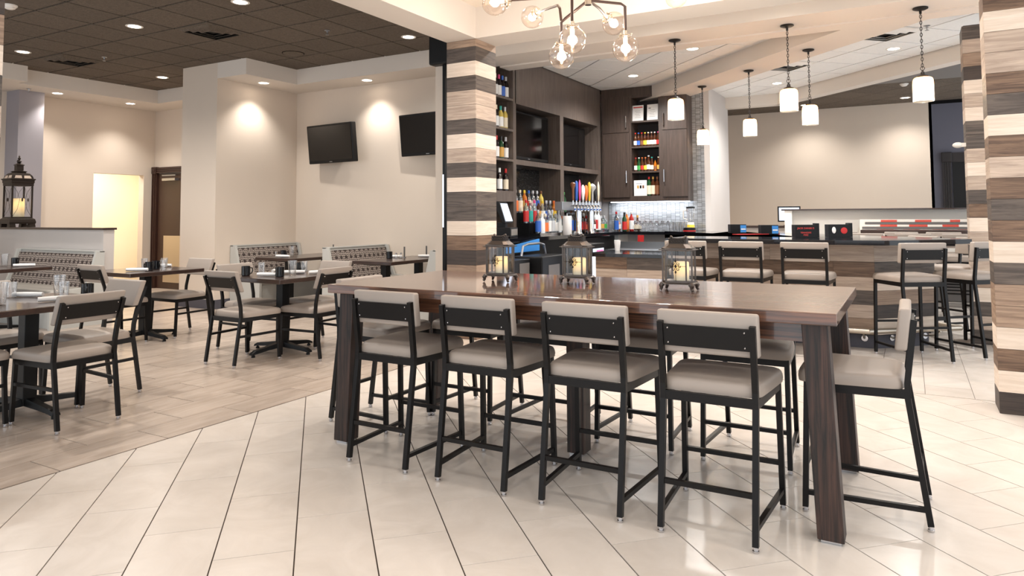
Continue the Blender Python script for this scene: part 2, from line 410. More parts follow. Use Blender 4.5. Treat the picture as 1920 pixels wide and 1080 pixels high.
# white bar ceiling laid on the diagonal
cw = struct(MB().box(-4.9, 7.96, ZW+.006, 3.0, 13.0, ZW+.12).build('ceiling', 'ceiling_grid_white'), 'white acoustic ceiling over the bar')
rects = [(3.70+.61*i+.305, 9.45+.61*k+.305, .590, .590) for i in range(-4, 8) for k in range(-9, 4)]
tiles(cw, 'ceiling_tile', 'ceiling_tile_white', rects, 1, [(0,-1,-7.96), (S2,S2,7.78), (-1,0,4.53), (1,0,2.2), (0,1,13.0)], ZW, ZW+.015, ZW, 120)
P4 = lambda u0, v0, u1, v1: [uv(u0,v0), uv(u1,v0), uv(u1,v1), uv(u0,v1)]
bm_poly = clip(clip(P4(5.28, 4.6, 5.84, 11.5), 0, 1, 11.45), 0, -1, -7.9)
struct(MB().prism(bm_poly, 3.25, 3.5).build('trim_4', 'soffit'), 'angled beam over the bar')
hp = clip(clip(P4(7.8, 4.0, 8.0, 12), 0, 1, 13.05), 1, 0, 3.0)
struct(MB().prism(hp, 3.25, 3.69).box(-3.4, 13.0, 3.25, -1.93, 13.18, 3.69).build('trim_5', 'soffit'))
cf = struct(MB().prism([uv(7.82,3.9), (3.2,17.2), (-3.9,17.2), (-3.9,13.0), (-2.0,13.02)], ZC+.01, ZC+.12).build('ceiling', 'ceiling_grid_dark'), 'dark acoustic ceiling of the far room')
rects = [(8.246+.61*i+.305, 9.524+.61*k+.305, .596, .596) for i in range(-2, 9) for k in range(-9, 8)]
tiles(cf, 'ceiling_tile', 'ceiling_tile_dark', rects, 1, [(-S2,-S2,-8.0), (0,1,16.3), (-1,0,3.7), (1,0,2.2)], ZC, ZC+.02, ZC, 60)
struct(MB().box(-14.6, -1, 3.75, 3.7, 17.3, 3.9).build('ceiling', 'white_paint'), 'added unseen slab above the ceilings, blocking the sky')  # unseen slab added to stop sky light leaking through gaps
# dining walls
XL, YB = -12.48, 8.2
def wallbox(name, mat, *b, label=None): return struct(MB().box(*b).build(name, mat), label)
wallbox('wall_back', 'wall', XL, YB, 0, -4.95, YB+.15, ZC+.05, label='warm beige wall behind the booths')
w = MB().box(XL-.15, -1, 0, XL, 7.06, ZC+.05).box(XL-.15, 7.06, 2.11, XL, 7.99, ZC+.05).box(XL-.15, 7.99, 0, XL, YB+.15, ZC+.05)
struct(w.build('wall_left', 'wall'), 'beige wall with a lit doorway opening')
wallbox('wall_corridor', 'corridor', -14.4, 6.0, 0, -14.2, 9.2, 2.7, label='brightly lit corridor wall beyond the doorway')
struct(MB().box(-14.3, 9.0, 0, XL-.15, 9.2, 2.7).box(-14.3, 5.9, 0, XL-.15, 6.0, 2.7).box(-14.3, 5.9, 2.6, XL-.15, 9.2, 2.7).build('wall_corridor', 'corridor'))
struct(MB().box(-14.3, 6.0, -.08, -13.4, 9.0, 0).build('floor', 'tile_plank'))
wallbox('wall_column', 'wall', -9.5, 6.67, 0, -8.71, YB, ZC, label='square beige column between alcove and door')
wallbox('wall_pier', 'wall_blue', XL, 5.66, 0, -12.1, 6.03, ZS, label='blue-grey pier by the doorway wall')
struct(MB().box(XL, 5.385, ZS, -11.55, 7.62, ZC+.03).box(XL, 3.0, ZS, -11.29, 5.385, ZC+.03).box(XL, 7.62, ZS, -9.5, YB, ZC+.03).build('trim_6', 'soffit'), 'dropped soffit around the dining room')
struct(MB().box(-8.71, 6.67, ZS, -8.1, YB, ZC+.03).box(-8.1, 7.62, ZS, -4.95, YB, ZC+.03).build('trim_7', 'soffit'), 'dropped soffit of the booth alcove')
struct(MB().box(-9.52, 6.65, 0, -8.69, 6.67, .13).box(-8.71, 6.65, 0, -8.69, YB, .13).build('baseboard_column', 'baseboard'))
struct(MB().box(-9.5, YB-.02, 0, -11.5, YB, .13).box(-8.7, YB-.02, 0, -4.95, YB, .13).build('baseboard_back', 'baseboard'))
struct(MB().box(XL, 3, 0, XL+.02, 7.06, .13).build('baseboard_left', 'baseboard'))
# partition end beside the striped pillar, with the dark track over it
struct(MB().box(-4.33, 6.0, 0, -4.225, 6.06, 3.0).build('wall_partition', 'wall'), 'pale end of a folding partition')
struct(MB().box(-4.225, 5.98, 0, -4.19, 6.04, 3.0).build('trim_8', 'black_metal'))
struct(MB().box(-4.222, 5.97, 1.2, -4.20, 5.98, 1.75).build('trim_9', 'chrome'))
struct(MB().box(-4.35, 5.9, 2.90, -4.0, 6.2, 3.25).build('trim_10', 'black_plastic', bevel=.02))
# bar walls
XB, YC = -4.55, 11.1
wallbox('wall_bar', 'wall_cool', -5.1, 7.35, 0, -4.95, 11.6, 3.6, label='wall carrying the back bar')
wallbox('wall_cabinets', 'wall_cool', -5.1, 11.46, 0, -2.87, 11.62, 3.6)
wallbox('wall_bar_end', 'wall_cool', -2.87, 11.40, 0, -2.78, 11.62, 3.45, label='white end of the tiled bar wall')
wallbox('wall_far_side', 'wall_cool', -3.02, 11.62, 0, -2.87, 13.18, 3.6, label='pale blue-grey wall beside the bar')
wallbox('wall_far_left', 'wall', -3.85, 13.1, 0, -3.68, 16.4, 3.6)
wallbox('wall_far', 'wall', -3.7, 16.3, 0, .45, 16.45, 3.6, label='beige far wall washed by ceiling lights')
wallbox('wall_far_recess', 'wall_dark', .42, 16.9, 0, 3.0, 17.05, 3.6, label='charcoal recess wall with a dark doorway')
wallbox('wall_far_return', 'wall', .40, 16.3, 0, .45, 17.0, 3.6)
uvmap(struct(MB().box(-3.06, 11.40, 1.06, -2.87, 11.46, 3.45).build('wall_mosaic', 'mosaic_light'), 'grey strip mosaic beside the cabinets'), 0, 2)
uvmap(struct(MB().box(-4.55, 11.44, 1.06, -3.06, 11.46, 1.56).build('wall_backsplash', 'mosaic_light'), 'grey strip mosaic backsplash'), 0, 2)
# doors
dz = 2.26
d1 = MB()
for k in range(4): d1.box(-12.45+.028*k, YB-.07+.012*(k%2), 0, -12.45+.028*k+.022, YB, dz-.11)
d1.box(-12.45, YB-.05, 0, -12.33, YB, dz-.11)
d1 = struct(d1.build('door_1', 'door_frame'), 'dark wooden door with a metal kick plate')
fr = MB().box(-12.33, YB-.05, dz-.11, -11.5, YB, dz)
for k in range(3): fr.box(-12.33, YB-.065, dz-.105+.034*k, -11.5, YB, dz-.085+.034*k)
fr.build('lintel', 'door_frame', d1)
MB().box(-12.46, YB-.08, dz-.12, -12.33, YB, dz+.01).build('corner_block', 'door_frame', d1, bevel=.008)
MB().lathe([(.04,0),(.04,.008),(.025,.012),(.012,.02)], 16, (0,0,0)).build('rosette', 'door_frame', d1).matrix_world = Matrix.Translation((-12.395, YB-.08, dz-.055)) @ Matrix.Rotation(PI/2, 4, 'X')
MB().box(-12.31, YB-.02, 0, -11.5, YB+.01, dz-.12).build('door_leaf', 'door_wood', d1)
MB().box(-12.12, YB-.03, .12, -11.5, YB-.02, .98).build('kick_plate', 'brushed', d1)
MB().box(-12.1, YB-.10, 2.0, -11.72, YB-.02, 2.045).bar((-12.1,YB-.09,2.1),(-11.75,YB-.06,2.1), .02).build('door_closer', 'steel', d1)
d2 = MB()
for k in range(4): d2.box(.62+.04*k, 16.84+.012*(k%2), 0, .655+.04*k, 16.9, 2.36)
d2 = struct(d2.box(.62, 16.86, 2.36, 2.2, 16.9, 2.55).build('door_2', 'dark_frame'), 'dark doorway with a fluted frame')
MB().box(.61, 16.8, 2.36, .79, 16.9, 2.56).build('corner_block', 'dark_frame', d2, bevel=.01)
MB().box(.8, 16.88, 0, 2.2, 16.9, 2.36).build('door_leaf', 'black_plastic', d2)
# ------------------------------------------------------------------ striped wood pillars
CH = .141
def pillar(x0, y0, x1, y1, ztop, seq, label, faces=('S','W','E')):
    t = thing('pillar', label, 'pillar', (x0, y0, 0), 0, 'wood-striped pillars')
    w, dpt = x1-x0, y1-y0
    MB().box(.012, .012, 0, w-.012, dpt-.012, ztop).build('core', 'dark_frame', t)
    n = int(math.ceil(ztop/CH)); g = .0012
    for k in range(n):
        z0 = k*CH+g; z1 = min((k+1)*CH, ztop)-g; c = PL[int(seq[k % len(seq)])]
        if z1-z0 < .01: continue
        a = .0008*random.random()
        if 'S' in faces: MB().box(0, 0-a, z0, w, .012, z1).build('plank', c, t)
        if 'W' in faces: MB().box(-a, .0125, z0, .012, dpt, z1).build('plank', c, t)
        if 'E' in faces: MB().box(w-.012, .0125, z0, w+a, dpt, z1).build('plank', c, t)
    return t
#   bottom to top; digits index PL: light greige mid brown dark black
SEQ_L = '03102' + '2' + '5' + '3' + '0' + '44' + '0' + '4' + '1' + '0' + '4' + '11' + '4' + '0' + '4' + '2'   # 21 courses
pillar(-3.94, 5.65, -3.602, 6.03, ZB, SEQ_L, 'wood-striped square pillar between the dining room and the back bar', ('S','E'))
SEQ_R = '5' + '0' + '3' + '0' + '22' + '4' + '0' + '34' + '3' + '1' + '3' + '0' + '4' + '3' + '11' + '0' + '3' + '04'
pillar(.478, 5.65, .86, 5.93, 3.04, SEQ_R, 'wood-striped pillar at the picture edge beside the bar stools', ('S','W'))
SEQ_2 = '414021' + '51' + '03' + '41' + '0' + '1' + '44' + '0' + '1' + '0' + '5' + '2' + '1' + '4' + '2' + '5' + '24'
pillar(.53, 8.5, .87, 8.84, 3.25, SEQ_2, 'narrow-looking wood-striped pillar just behind the bar stools', ('S','W'))
pillar(-3.94, 1.28, -3.6, 1.612, ZB, '0314025104', 'wood-striped pillar at the edge of the dining floor', ('S','E'))
# ================================================================== SEATING
def sup(w, h, n=5.0, m=36):
    """superellipse outline, half sizes w, h"""
    o = []
    for k in range(m):
        a = 2*PI*k/m; c, s = math.cos(a), math.sin(a)
        o.append((w*math.copysign(abs(c)**(2/n), c), h*math.copysign(abs(s)**(2/n), s)))
    return o
def cushion(wr, wf, y0, y1, z0, t, dome):
    """seat pad: rear width wr, front width wf"""
    out = sup(1, 1, 9, 44); rings = []
    for sc, z in ((1.0, z0), (1.008, z0+.3*t), (1.0, z0+.55*t), (.985, z0+.75*t), (.955, z0+.9*t), (.90, z0+t), (.6, z0+t+dome*.7), (.25, z0+t+dome)):
        g = []
        for x, y in out:
            yy = (y0+y1)/2+(y1-y0)/2*y*sc; w = wr+(wf-wr)*((y+1)/2)
            g.append((x*w/2*sc, yy, z))
        rings.append(g)
    return MB().hull(rings)
SEAT = {
 #        rail  seat_t  post_top pad0  pad1  pl0   pl1  cross side  rear profile (y, z) above rail
 'counter': dict(rail=.572, t=.056, post=.868, pad=(.735,.914), plate=(.765,.855), cross=.205, side=.085, prof=[(-.24,0),(-.172,.535),(-.172,.60),(-.205,.868)]),
 'bar':     dict(rail=.705, t=.058, post=1.005, pad=(.875,1.055), plate=(.905,.992), cross=.31, side=.115, prof=[(-.25,0),(-.172,.665),(-.172,.735),(-.205,1.005)]),
 'dining':  dict(rail=.425, t=.053, post=.795, pad=(.655,.84), plate=(.69,.782), cross=None, side=.262, prof=[(-.237,0),(-.185,.36),(-.172,.43),(-.178,.52),(-.20,.62),(-.235,.72),(-.262,.795)]),
}
MESH = {}
def seat_meshes(kind):
    if kind in MESH: return MESH[kind]
    p = SEAT[kind]; R = p['rail']; W = .024; d = {}
    prof = p['prof']
    for s in (-1, 1):
        d['rear%d' % s] = MB().path([(s*.19, y, max(z, .022)) for y, z in prof], W, W).mesh('rear_leg', 'black_metal')
        d['front%d' % s] = MB().path([(s*.22, .24, .022), (s*.214, .222, R-.002)], W, W).mesh('front_leg', 'black_metal')
        d['side%d' % s] = MB().bar((s*.19, prof[0][0]+(prof[1][0]-prof[0][0])*p['side']/prof[1][1], p['side']), (s*.218, .235, p['side']), .02).mesh('stretcher', 'black_metal')
    fr = MB().bar((-.214, .222, R-.019), (.214, .222, R-.019), .022, .037).bar((-.19, -.172, R-.019), (.19, -.172, R-.019), .022, .037)
    for s in (-1, 1): fr.bar((s*.19, -.172, R-.019), (s*.214, .222, R-.019), .022, .037)
    d['frame'] = fr.mesh('seat_frame', 'black_metal')
    if p['cross']:
        c = p['cross']; yr = prof[0][0]+(prof[1][0]-prof[0][0])*c/prof[1][1]
        d['crossr'] = MB().bar((-.19, yr, c), (.19, yr, c), .02).mesh('stretcher', 'black_metal')
        d['crossf'] = MB().bar((-.218, .235, c), (.218, .235, c), .02).mesh('stretcher', 'black_metal')
    d['seat'] = cushion(.405, .485, -.162, .262, R, p['t'], .012).mesh('seat', 'vinyl', True)
    def at(z):           # rear post y at height z
        for (ya, za), (yb, zb) in zip(prof[:-1], prof[1:]):
            if za <= z <= zb: return ya+(yb-ya)*(z-za)/(zb-za)
        (ya, za), (yb, zb) = prof[-2], prof[-1]; return yb+(yb-ya)*(z-zb)/(zb-za)
    z0, z1 = p['pad']; ya, yb = at(z0)+.013, at(z1)+.013; T = .048
    pad = MB().hull([[(-.209, ya, z0), (.209, ya, z0), (.209, ya+T, z0), (-.209, ya+T, z0)], [(-.209, yb, z1), (.209, yb, z1), (.209, yb+T, z1), (-.209, yb+T, z1)]])
    d['back'] = pad.mesh('backrest', 'vinyl_back', True, .011, 3)
    z0, z1 = p['plate']; ya, yb = at(z0), at(z1)
    d['plate'] = MB().hull([[(-.18, ya-.004, z0), (.18, ya-.004, z0), (.18, ya+.012, z0), (-.18, ya+.012, z0)], [(-.18, yb-.004, z1), (.18, yb-.004, z1), (.18, yb+.012, z1), (-.18, yb+.012, z1)]]).mesh('back_plate', 'black_metal')
    rv = []
    for sx in (-1, 1):
        for zz in (z0+.014, z1-.014): rv.append((sx*.158, at(zz)-.005, zz))
    d['rivets'] = rv
    d['rivet'] = MB().sphere((0,0,0), .0045, 8, 4).mesh('rivet', 'chrome', True)
    d['glide'] = MB().lathe([(.012,0),(.0135,.003),(.0135,.009),(.010,.011),(.010,.014),(.012,.016),(.012,.023)], 10).mesh('glide', 'chrome', True)
    MESH[kind] = d; return d
NAME = {'counter': 'counter_stool', 'bar': 'bar_stool', 'dining': 'dining_chair'}
def chair(kind, x, y, face, label, group, detail=True):
    """face: world angle the sitter looks towards (radians from +Y, counter-clockwise)"""
    d = seat_meshes(kind)
    t = thing(NAME[kind], label, 'stool' if kind != 'dining' else 'chair', (x, y, 0), face, group)
    put('seat', d['seat'], t); put('backrest', d['back'], t); put('seat_frame', d['frame'], t)
    pl = put('back_plate', d['plate'], t)
    for s in (-1, 1):
        a = put('leg', d['rear%d' % s], t); b = put('leg', d['front%d' % s], t)
        if detail:
            put('glide', d['glide'], a, (s*.19, SEAT[kind]['prof'][0][0], 0)); put('glide', d['glide'], b, (s*.22, .24, 0))
        put('stretcher', d['side%d' % s], t)
    if 'crossr' in d: put('stretcher', d['crossr'], t); put('stretcher', d['crossf'], t)
    if detail:
        for q in d['rivets']: put('rivet', d['rivet'], pl, q)
    return t
NF, EF, SF, WF = 0.0, -PI/2, PI, PI/2      # facing +Y, +X, -Y, -X
g = 'counter stools around the long table'
W1 = 'taupe counter stool on the long side facing the camera, '
near = ['nearest the dining tables', 'second from the dining tables', 'third from the dining tables', 'nearest the pillar end of the table']
for (x, y), l in zip(((-2.480, 3.150), (-1.894, 3.148), (-1.313, 3.147), (-.752, 3.142)), near):
    chair('counter', x, y, NF, 'taupe counter stool seen from behind, %s' % l, g)
chair('counter', -.202, 3.632, WF, 'taupe counter stool at the table end beside the striped pillar, seen side-on', g)
chair('counter', -3.050, 3.604, EF, 'taupe counter stool at the table end towards the dining room, mostly hidden', g)
far = ['facing the stool nearest the dining tables', 'facing the second stool from the dining tables', 'facing the third stool from the dining tables', 'facing the stool nearest the pillar']
for x, l in zip((-2.57, -2.0, -1.40, -.785), far):
    chair('counter', x, 4.08, SF, 'taupe counter stool across the long table %s' % l, g)
g = 'bar stools along the bar front'
for x, l in zip((-1.975, -1.435, -.862), ('behind the last lantern', 'between the two other front stools', 'nearest the corner of the bar')):
    chair('bar', x, 7.19, NF, 'beige bar stool at the bar front, %s' % l, g)
chair('bar', .0, 7.38, math.radians(31.5), 'beige bar stool turned askew at the corner of the bar', g)
chair('bar', .511, 7.892, PI/4, 'beige bar stool half hidden behind the thick striped pillar', g)
g = 'bar stools on the far side of the bar'
FARX1, FARX2 = [-0.51, 0.03, 0.56], [-0.87, -0.11, 0.4, 0.95]
for v, l in zip((5.95, 6.6), ('closest to the slim pillar', 'second from the slim pillar')):
    x, y = uv(6.62, v); chair('bar', x, y, 3*PI/4, 'beige bar stool outside the angled bar leg, %s' % l, g, False)
for x, l in zip(FARX1, ('closest to the red emblem caddy', 'between its neighbours', 'closest to the slim pillar')):
    chair('bar', x, 10.60, NF, 'beige high chair back above the bar top, nearer row, %s' % l, 'high chairs beyond the bar', False)
for x, l in zip(FARX2, ('closest to the half wall end', 'second in the row', 'third in the row', 'closest to the slim pillar')):
    chair('bar', x, 11.50, NF, 'beige high chair back above the bar top, farther row, %s' % l, 'high chairs beyond the bar', False)
g = 'dining chairs'
for a in ((-4.795, 2.59, WF, 'dining chair with its back to the open floor, at the lantern-side front table'),
          (-5.30, 3.04, SF, 'dining chair on the far side of the front table, facing the camera'),
          (-5.86, 2.62, EF, 'dining chair at the front table, cut off by the picture edge'),
          (-5.24, 2.09, NF, 'dining chair on the near side of the front table, only its seat edge visible'),
          (-5.355, 4.41, NF, 'dining chair seen from behind at the middle table'),
          (-4.955, 4.94, WF, 'dining chair at the middle table, beside the long table'),
          (-5.84, 4.90, EF, 'dining chair at the middle table, on the side facing the booths'),
          (-5.42, 5.45, SF, 'dining chair on the far side of the middle table'),
          (-7.22, 5.12, SF, 'dining chair before the beige column, facing the camera'),
          (-7.30, 4.36, NF, 'dining chair seen from behind at the table near the doorway'),
          (-8.06, 7.0+9, NF, '')):
    if a[3]: chair('dining', *a, g)
# ================================================================== TABLES
t = thing('communal_table', 'long dark-stained wooden high table with thick square legs', 'table', (-1.62, 3.62, 0))
def lt(mb, name, mat, par=t, **k):
    o = mb.build(name, mat, par, **k); o.location = (-o.parent.location.x, -o.parent.location.y, 0) if o.parent is t else (0,0,0); return o
TX0, TX1, TY0, TY1, TZ = -2.975, -.262, 3.05, 4.205, .924
lt(MB().box(TX0, TY0, TZ-.05, TX1, TY1, TZ), 'table_top', 'table_wood', bevel=.004)
for y0, y1 in ((3.15, 3.185), (4.065, 4.10)): lt(MB().box(TX0+.13, y0, TZ-.135, TX1-.13, y1, TZ-.05), 'apron', 'table_wood')
for x0, x1 in ((TX0+.1, TX0+.135), (TX1-.135, TX1-.1), (-1.66, -1.60)): lt(MB().box(x0, 3.185, TZ-.135, x1, 4.065, TZ-.05), 'apron', 'table_wood')
for sx, xo, xt in ((1, -.263, -.302), (-1, -2.977, -2.935)):
    for y0 in (3.112, 4.0):
        xi, xti = xo-sx*.10, xt-sx*.10
        q = [sorted((xo, xi)), sorted((xt, xti))]
        l = lt(MB().hull([[(q[0][0],y0,.012),(q[0][1],y0,.012),(q[0][1],y0+.1,.012),(q[0][0],y0+.1,.012)], [(q[1][0],y0,TZ-.05),(q[1][1],y0,TZ-.05),(q[1][1],y0+.1,TZ-.05),(q[1][0],y0+.1,TZ-.05)]]), 'leg', 'table_wood_leg', bevel=.003)
        MB().box(q[0][0]+.012, y0+.012, 0, q[0][1]-.012, y0+.088, .014).build('foot_plate', 'chrome', l)
l = lt(MB().box(-1.685, 3.57, .012, -1.585, 3.67, TZ-.05), 'leg', 'table_wood_leg', bevel=.003)
MB().box(-1.675, 3.58, 0, -1.595, 3.66, .014).build('foot_plate', 'chrome', l)
def pedestal(x, y, sx, sy, label, arms=True, two=False, z=.75):
    t = thing('dining_table', label, 'table', (x, y, 0), 0, 'pedestal dining tables')
    MB().box(-sx/2, -sy/2, z-.042, sx/2, sy/2, z).build('table_top', 'top_wood', t, bevel=.006)
    for oy in ((-.35, .35) if two else (0,)):
        MB().box(-.045, oy-.045, .05, .045, oy+.045, z-.05).build('column', 'black_base', t, bevel=.004)
        MB().box(-.2, oy-.2, z-.056, .2, oy+.2, z-.042).build('mount_plate', 'black_base', t)
        for k in range(4 if not two else 2):
            a = k*PI/2 if not two else k*PI
            c, s = math.cos(a), math.sin(a); n = (-s*.028, c*.028)
            R = lambda r, z0, z1, w=1: [(r*c-n[0]*w, oy+r*s-n[1]*w, z0), (r*c+n[0]*w, oy+r*s+n[1]*w, z0), (r*c+n[0]*w*.8, oy+r*s+n[1]*w*.8, z1), (r*c-n[0]*w*.8, oy+r*s-n[1]*w*.8, z1)]
            arm = MB().hull([R(.03,.05,.10,1.3), R(.2,.04,.075), R(.33,.03,.06), R(.375,.022,.04)]).build('base_arm', 'black_base', t)
            MB().lathe([(.018,0),(.018,.016),(.01,.018),(.01,.03)], 10, (.35*c, oy+.35*s, 0)).build('foot', 'black_plastic', arm)
    return t
pedestal(-5.29, 2.58, .84, .84, 'square dark table in the front of the dining room, set with glasses')
pedestal(-5.405, 4.93, .88, .88, 'square dark table in the middle of the dining room')
pedestal(-7.30, 4.72, .82, .86, 'square dark table between the doorway and the column')
pedestal(-9.22, 4.05, .76, 1.0, 'dark table in front of the corner booth')
pedestal(-7.66, 7.45, .76, 1.25, 'dark booth table under the whole television', two=True)
pedestal(-5.915, 7.45, .64, 1.25, 'dark booth table under the cut-off television', two=True)
# booths
def bench(mb_list, loc): pass
def booth(label, x, y0, y1, s, xw=.46, H=.89, fabric='booth_fabric', name='booth_bench'):
    """bench along Y, back plane at x, sitter looks towards s*X"""
    t = thing(name, label, 'booth', (x, (y0+y1)/2, 0), 0, 'booth benches'); L = (y1-y0)/2
    def B(a, b, z0, z1, l0=-L, l1=L): return MB().box(s*a, l0, z0, s*b, l1, z1)
    # slanted back
    pr = [(0,.10),(0,H),(.045,H),(.15,.44),(.15,.10)]
    MB().hull([[(s*a, -L+.04, b) for a, b in pr], [(s*a, L-.04, b) for a, b in pr]]).build('back_shell', 'booth_shell', t)
    pad = MB().hull([[(s*.05,-L+.05,H-.03),(s*.155,-L+.05,.44),(s*.195,-L+.05,.44),(s*.08,-L+.05,H-.03)], [(s*.05,L-.05,H-.03),(s*.155,L-.05,.44),(s*.195,L-.05,.44),(s*.08,L-.05,H-.03)]]).build('back_pad', fabric, t)
    uvmap(pad, 1, 2)
    B(.0, .06, H, H+.015).build('top_rail', 'booth_shell', t)
    B(.15, .15+xw, .34, .46, -L+.04, L-.04).build('seat', 'booth_seat', t, True, .02, 3)
    B(.1, .1+xw, .0, .34, -L+.05, L-.05).build('plinth', 'booth_shell', t)
    for yy in (-L, L-.04):
        pr2 = [(0,0),(0,H+.01),(.10,H+.01),(.17,.62),(.23,.47),(.17+xw,.44),(.17+xw,0)]
        MB().hull([[(s*a, yy, b) for a, b in pr2], [(s*a, yy+.04, b) for a, b in pr2]]).build('end_panel', 'booth_shell', t)
    return t
booth('booth bench with dark dotted fabric against the column side of the alcove', -8.70, 6.93, 8.19, 1)
booth('booth bench with dark dotted fabric below the gap between the televisions', -6.86, 6.93, 8.19, 1)
booth('booth bench seen end-on beside the partition', -4.98, 6.93, 8.19, -1)
cb = booth('corner booth bench running away from the half wall', -10.72, 3.2, 4.5, 1)
t2 = booth('corner booth bench with dark dotted fabric along the half wall', 0, -.96, .96, 1)
t2.location = (-9.76, 5.14, 0); t2.rotation_euler = (0, 0, -PI/2)
hw = struct(MB().box(-13.0, 5.16, 0, -8.87, 5.30, 1.165).build('wall_half', 'wall_cool'), 'low partition wall with a dark cap')
MB().box(-13.0, 5.14, 1.165, -8.85, 5.32, 1.192).build('cap', 'top_wood', hw)
# ================================================================== BAR
bar = thing('bar_counter', 'long bar clad in striped wood planks with a black stone top', 'bar', (0,0,0))
YF, VE, UO, UI = 7.70, 5.665, 5.95, 5.25          # plank faces: front Y, end v, outer u, inner u
# body core
cxr = YF-VE*math.sqrt(2)                            # X of the front corner
core = [(-2.28, YF+.02), (cxr, YF+.02), uv(UO-.02, VE+.02), uv(UO-.02, 9.2), uv(UI, 9.2), uv(UI, 6.25), (-.95, 8.1), (-2.28, 8.1)]
MB().prism(core, .13, 1.02).build('core', 'dark_frame', bar)
kick = [(-2.28, YF+.05), (cxr-.02, YF+.05), uv(UO-.05, VE+.05), uv(UO-.05, 9.2), uv(UI, 9.2), uv(UI, 6.25), (-.95, 8.1), (-2.28, 8.1)]
MB().prism(kick, 0, .135).build('toe_kick', 'baseboard', bar)
top = [(-2.28, 7.33), (7.33-5.33*math.sqrt(2), 7.33), uv(6.06, 5.33), uv(6.06, 9.3), uv(5.05, 9.62), uv(5.05, 6.45), (-.98, 8.15), (-2.28, 8.15)]
MB().prism(top, 1.022, 1.067).build('counter_top', 'black_stone', bar)
COURSE = [(.14,.295,'2','0'), (.295,.425,'0','5'), (.425,.565,'3','2'), (.565,.695,'1','0'), (.695,.845,'3','4'), (.845,1.02,'1','1')]
random.seed(3)
for i, (z0, z1, cx_, ce_) in enumerate(COURSE):
    x = -2.28; k = 0; cuts = [-2.28]
    x = -2.28+.35*(i % 3)+.3
    while x < cxr-.35: cuts.append(x); x += .95
    cuts.append(cxr)
    for a, b in zip(cuts[:-1], cuts[1:]):
        k += 1
        c = PL[min(5, max(0, int(cx_)+(1 if (k+i) % 4 == 0 else 0)))]
        dd = random.random()*.002
        MB().box(a+.001, YF-dd, z0+.001, b-.001, YF+.02, z1-.001).build('plank', c, bar)
    a, b = uv((cxr+YF)*S2, VE), uv(UO, VE); n = (S2*.02*-1, S2*.02)
    MB().prism([a, b, (b[0]+n[0], b[1]+n[1]), (a[0]+n[0], a[1]+n[1])], z0+.001, z1-.001).build('plank', PL[int(ce_)], bar)
    for v0 in (VE, 6.8, 8.0):
        MB().prism(P4(UO-.02, v0+.001, UO, min(v0+1.2, 9.2)-.001), z0+.001, z1-.001).build('plank', PL[(int(ce_)+int(v0)) % 5], bar)
# foot rail
fr = thing('foot_rail', 'polished metal foot rail running round the bar base', 'rail', (0,0,0))
a = (-2.28, YF-.14, .19); b = (cxr-.06, YF-.14, .19); c3 = uv(UO+.14, VE-.14); c = (c3[0], c3[1], .19); e3 = uv(UO+.14, 7.4); e = (e3[0], e3[1], .19)
MB().tube([a, b], .026, 12).build('rail_tube', 'brushed', fr, True)
MB().tube([b, c], .026, 12).build('rail_tube', 'brushed', fr, True)
MB().tube([c, e], .026, 12).build('rail_tube', 'brushed', fr, True)
MB().sphere(b, .027).build('elbow', 'brushed', fr, True); MB().sphere(c, .027).build('elbow', 'brushed', fr, True)
for q, n in (((-1.5, YF-.14), (0,1)), ((-.42, YF-.14), (0,1)), ((uv(5.45, VE-.14)), (-S2, S2)), ((uv(5.85, VE-.14)), (-S2, S2))):
    w_ = (q[0]+n[0]*.19, q[1]+n[1]*.19)
    br = MB().tube([(q[0], q[1], .17), (q[0]+n[0]*.08, q[1]+n[1]*.08, .115), (w_[0], w_[1], .095)], .009, 8).build('bracket', 'brushed', fr, True)
    MB().tube([(w_[0]-n[0]*.008, w_[1]-n[1]*.008, .095), (w_[0]+n[0]*.004, w_[1]+n[1]*.004, .095)], .03, 12).build('flange', 'chrome', br)
# service counter (lower) at the bar opening
sc_ = thing('service_counter', 'lower plank-fronted service counter with a black top', 'counter', (-2.72, 7.6, 0))
def rel(o): o.location = (-o.parent.location.x, -o.parent.location.y, -o.parent.location.z); return o
rel(MB().box(-3.18, 7.28, .855, -2.30, 8.05, .892).build('counter_top', 'black_stone', sc_))
rel(MB().box(-3.12, 7.36, .0, -2.30, 8.0, .855).build('body', 'dark_frame', sc_))
for z0, z1, cs in ((.72, .853, '34'), (.58, .72, '11'), (.44, .58, '42'), (.30, .44, '13'), (.16, .30, '31')):
    for (x0, x1), cc in zip(((-3.09, -2.72), (-2.72, -2.30)), cs): rel(MB().box(x0+.001, 7.345, z0+.001, x1-.001, 7.36, z1-.001).build('plank', PL[int(cc)], sc_))
rel(MB().box(-3.15, 7.35, .16, -3.09, 7.9, .853).build('end_panel', 'lit_white', sc_))
# ------------------------------------------------------------------ back bar joinery
bb = thing('back_bar', 'tall grey-brown laminate back bar with niches and open wine shelves', 'shelving', (XB, 9.2, 0))
def B(*a): return MB().box(*a)
XW = -4.95
def bbp(mb, name, mat='laminate', **k): return rel(mb.build(name, mat, bb, **k))
bbp(B(XW, 8.12, 2.82, XB, 11.1, 3.45), 'header')
bbp(B(XW, 7.4, 3.26, XB, 8.06, 3.45), 'shelf_top')
for y0, y1 in ((7.36, 7.40), (8.06, 8.14), (9.50, 9.62), (10.98, 11.10)): bbp(B(XW, y0, 1.06, XB, y1, 3.40 if y1 < 8.2 else 2.82), 'upright')
bbp(B(XW, 8.14, 2.00, XB, 9.5, 2.07), 'cross_rail'); bbp(B(XW, 9.62, 2.00, XB, 10.98, 2.07), 'cross_rail')
bbp(B(XW, 7.40, 1.06, XW+.03, 8.06, 3.26), 'back_panel', 'dark_frame')
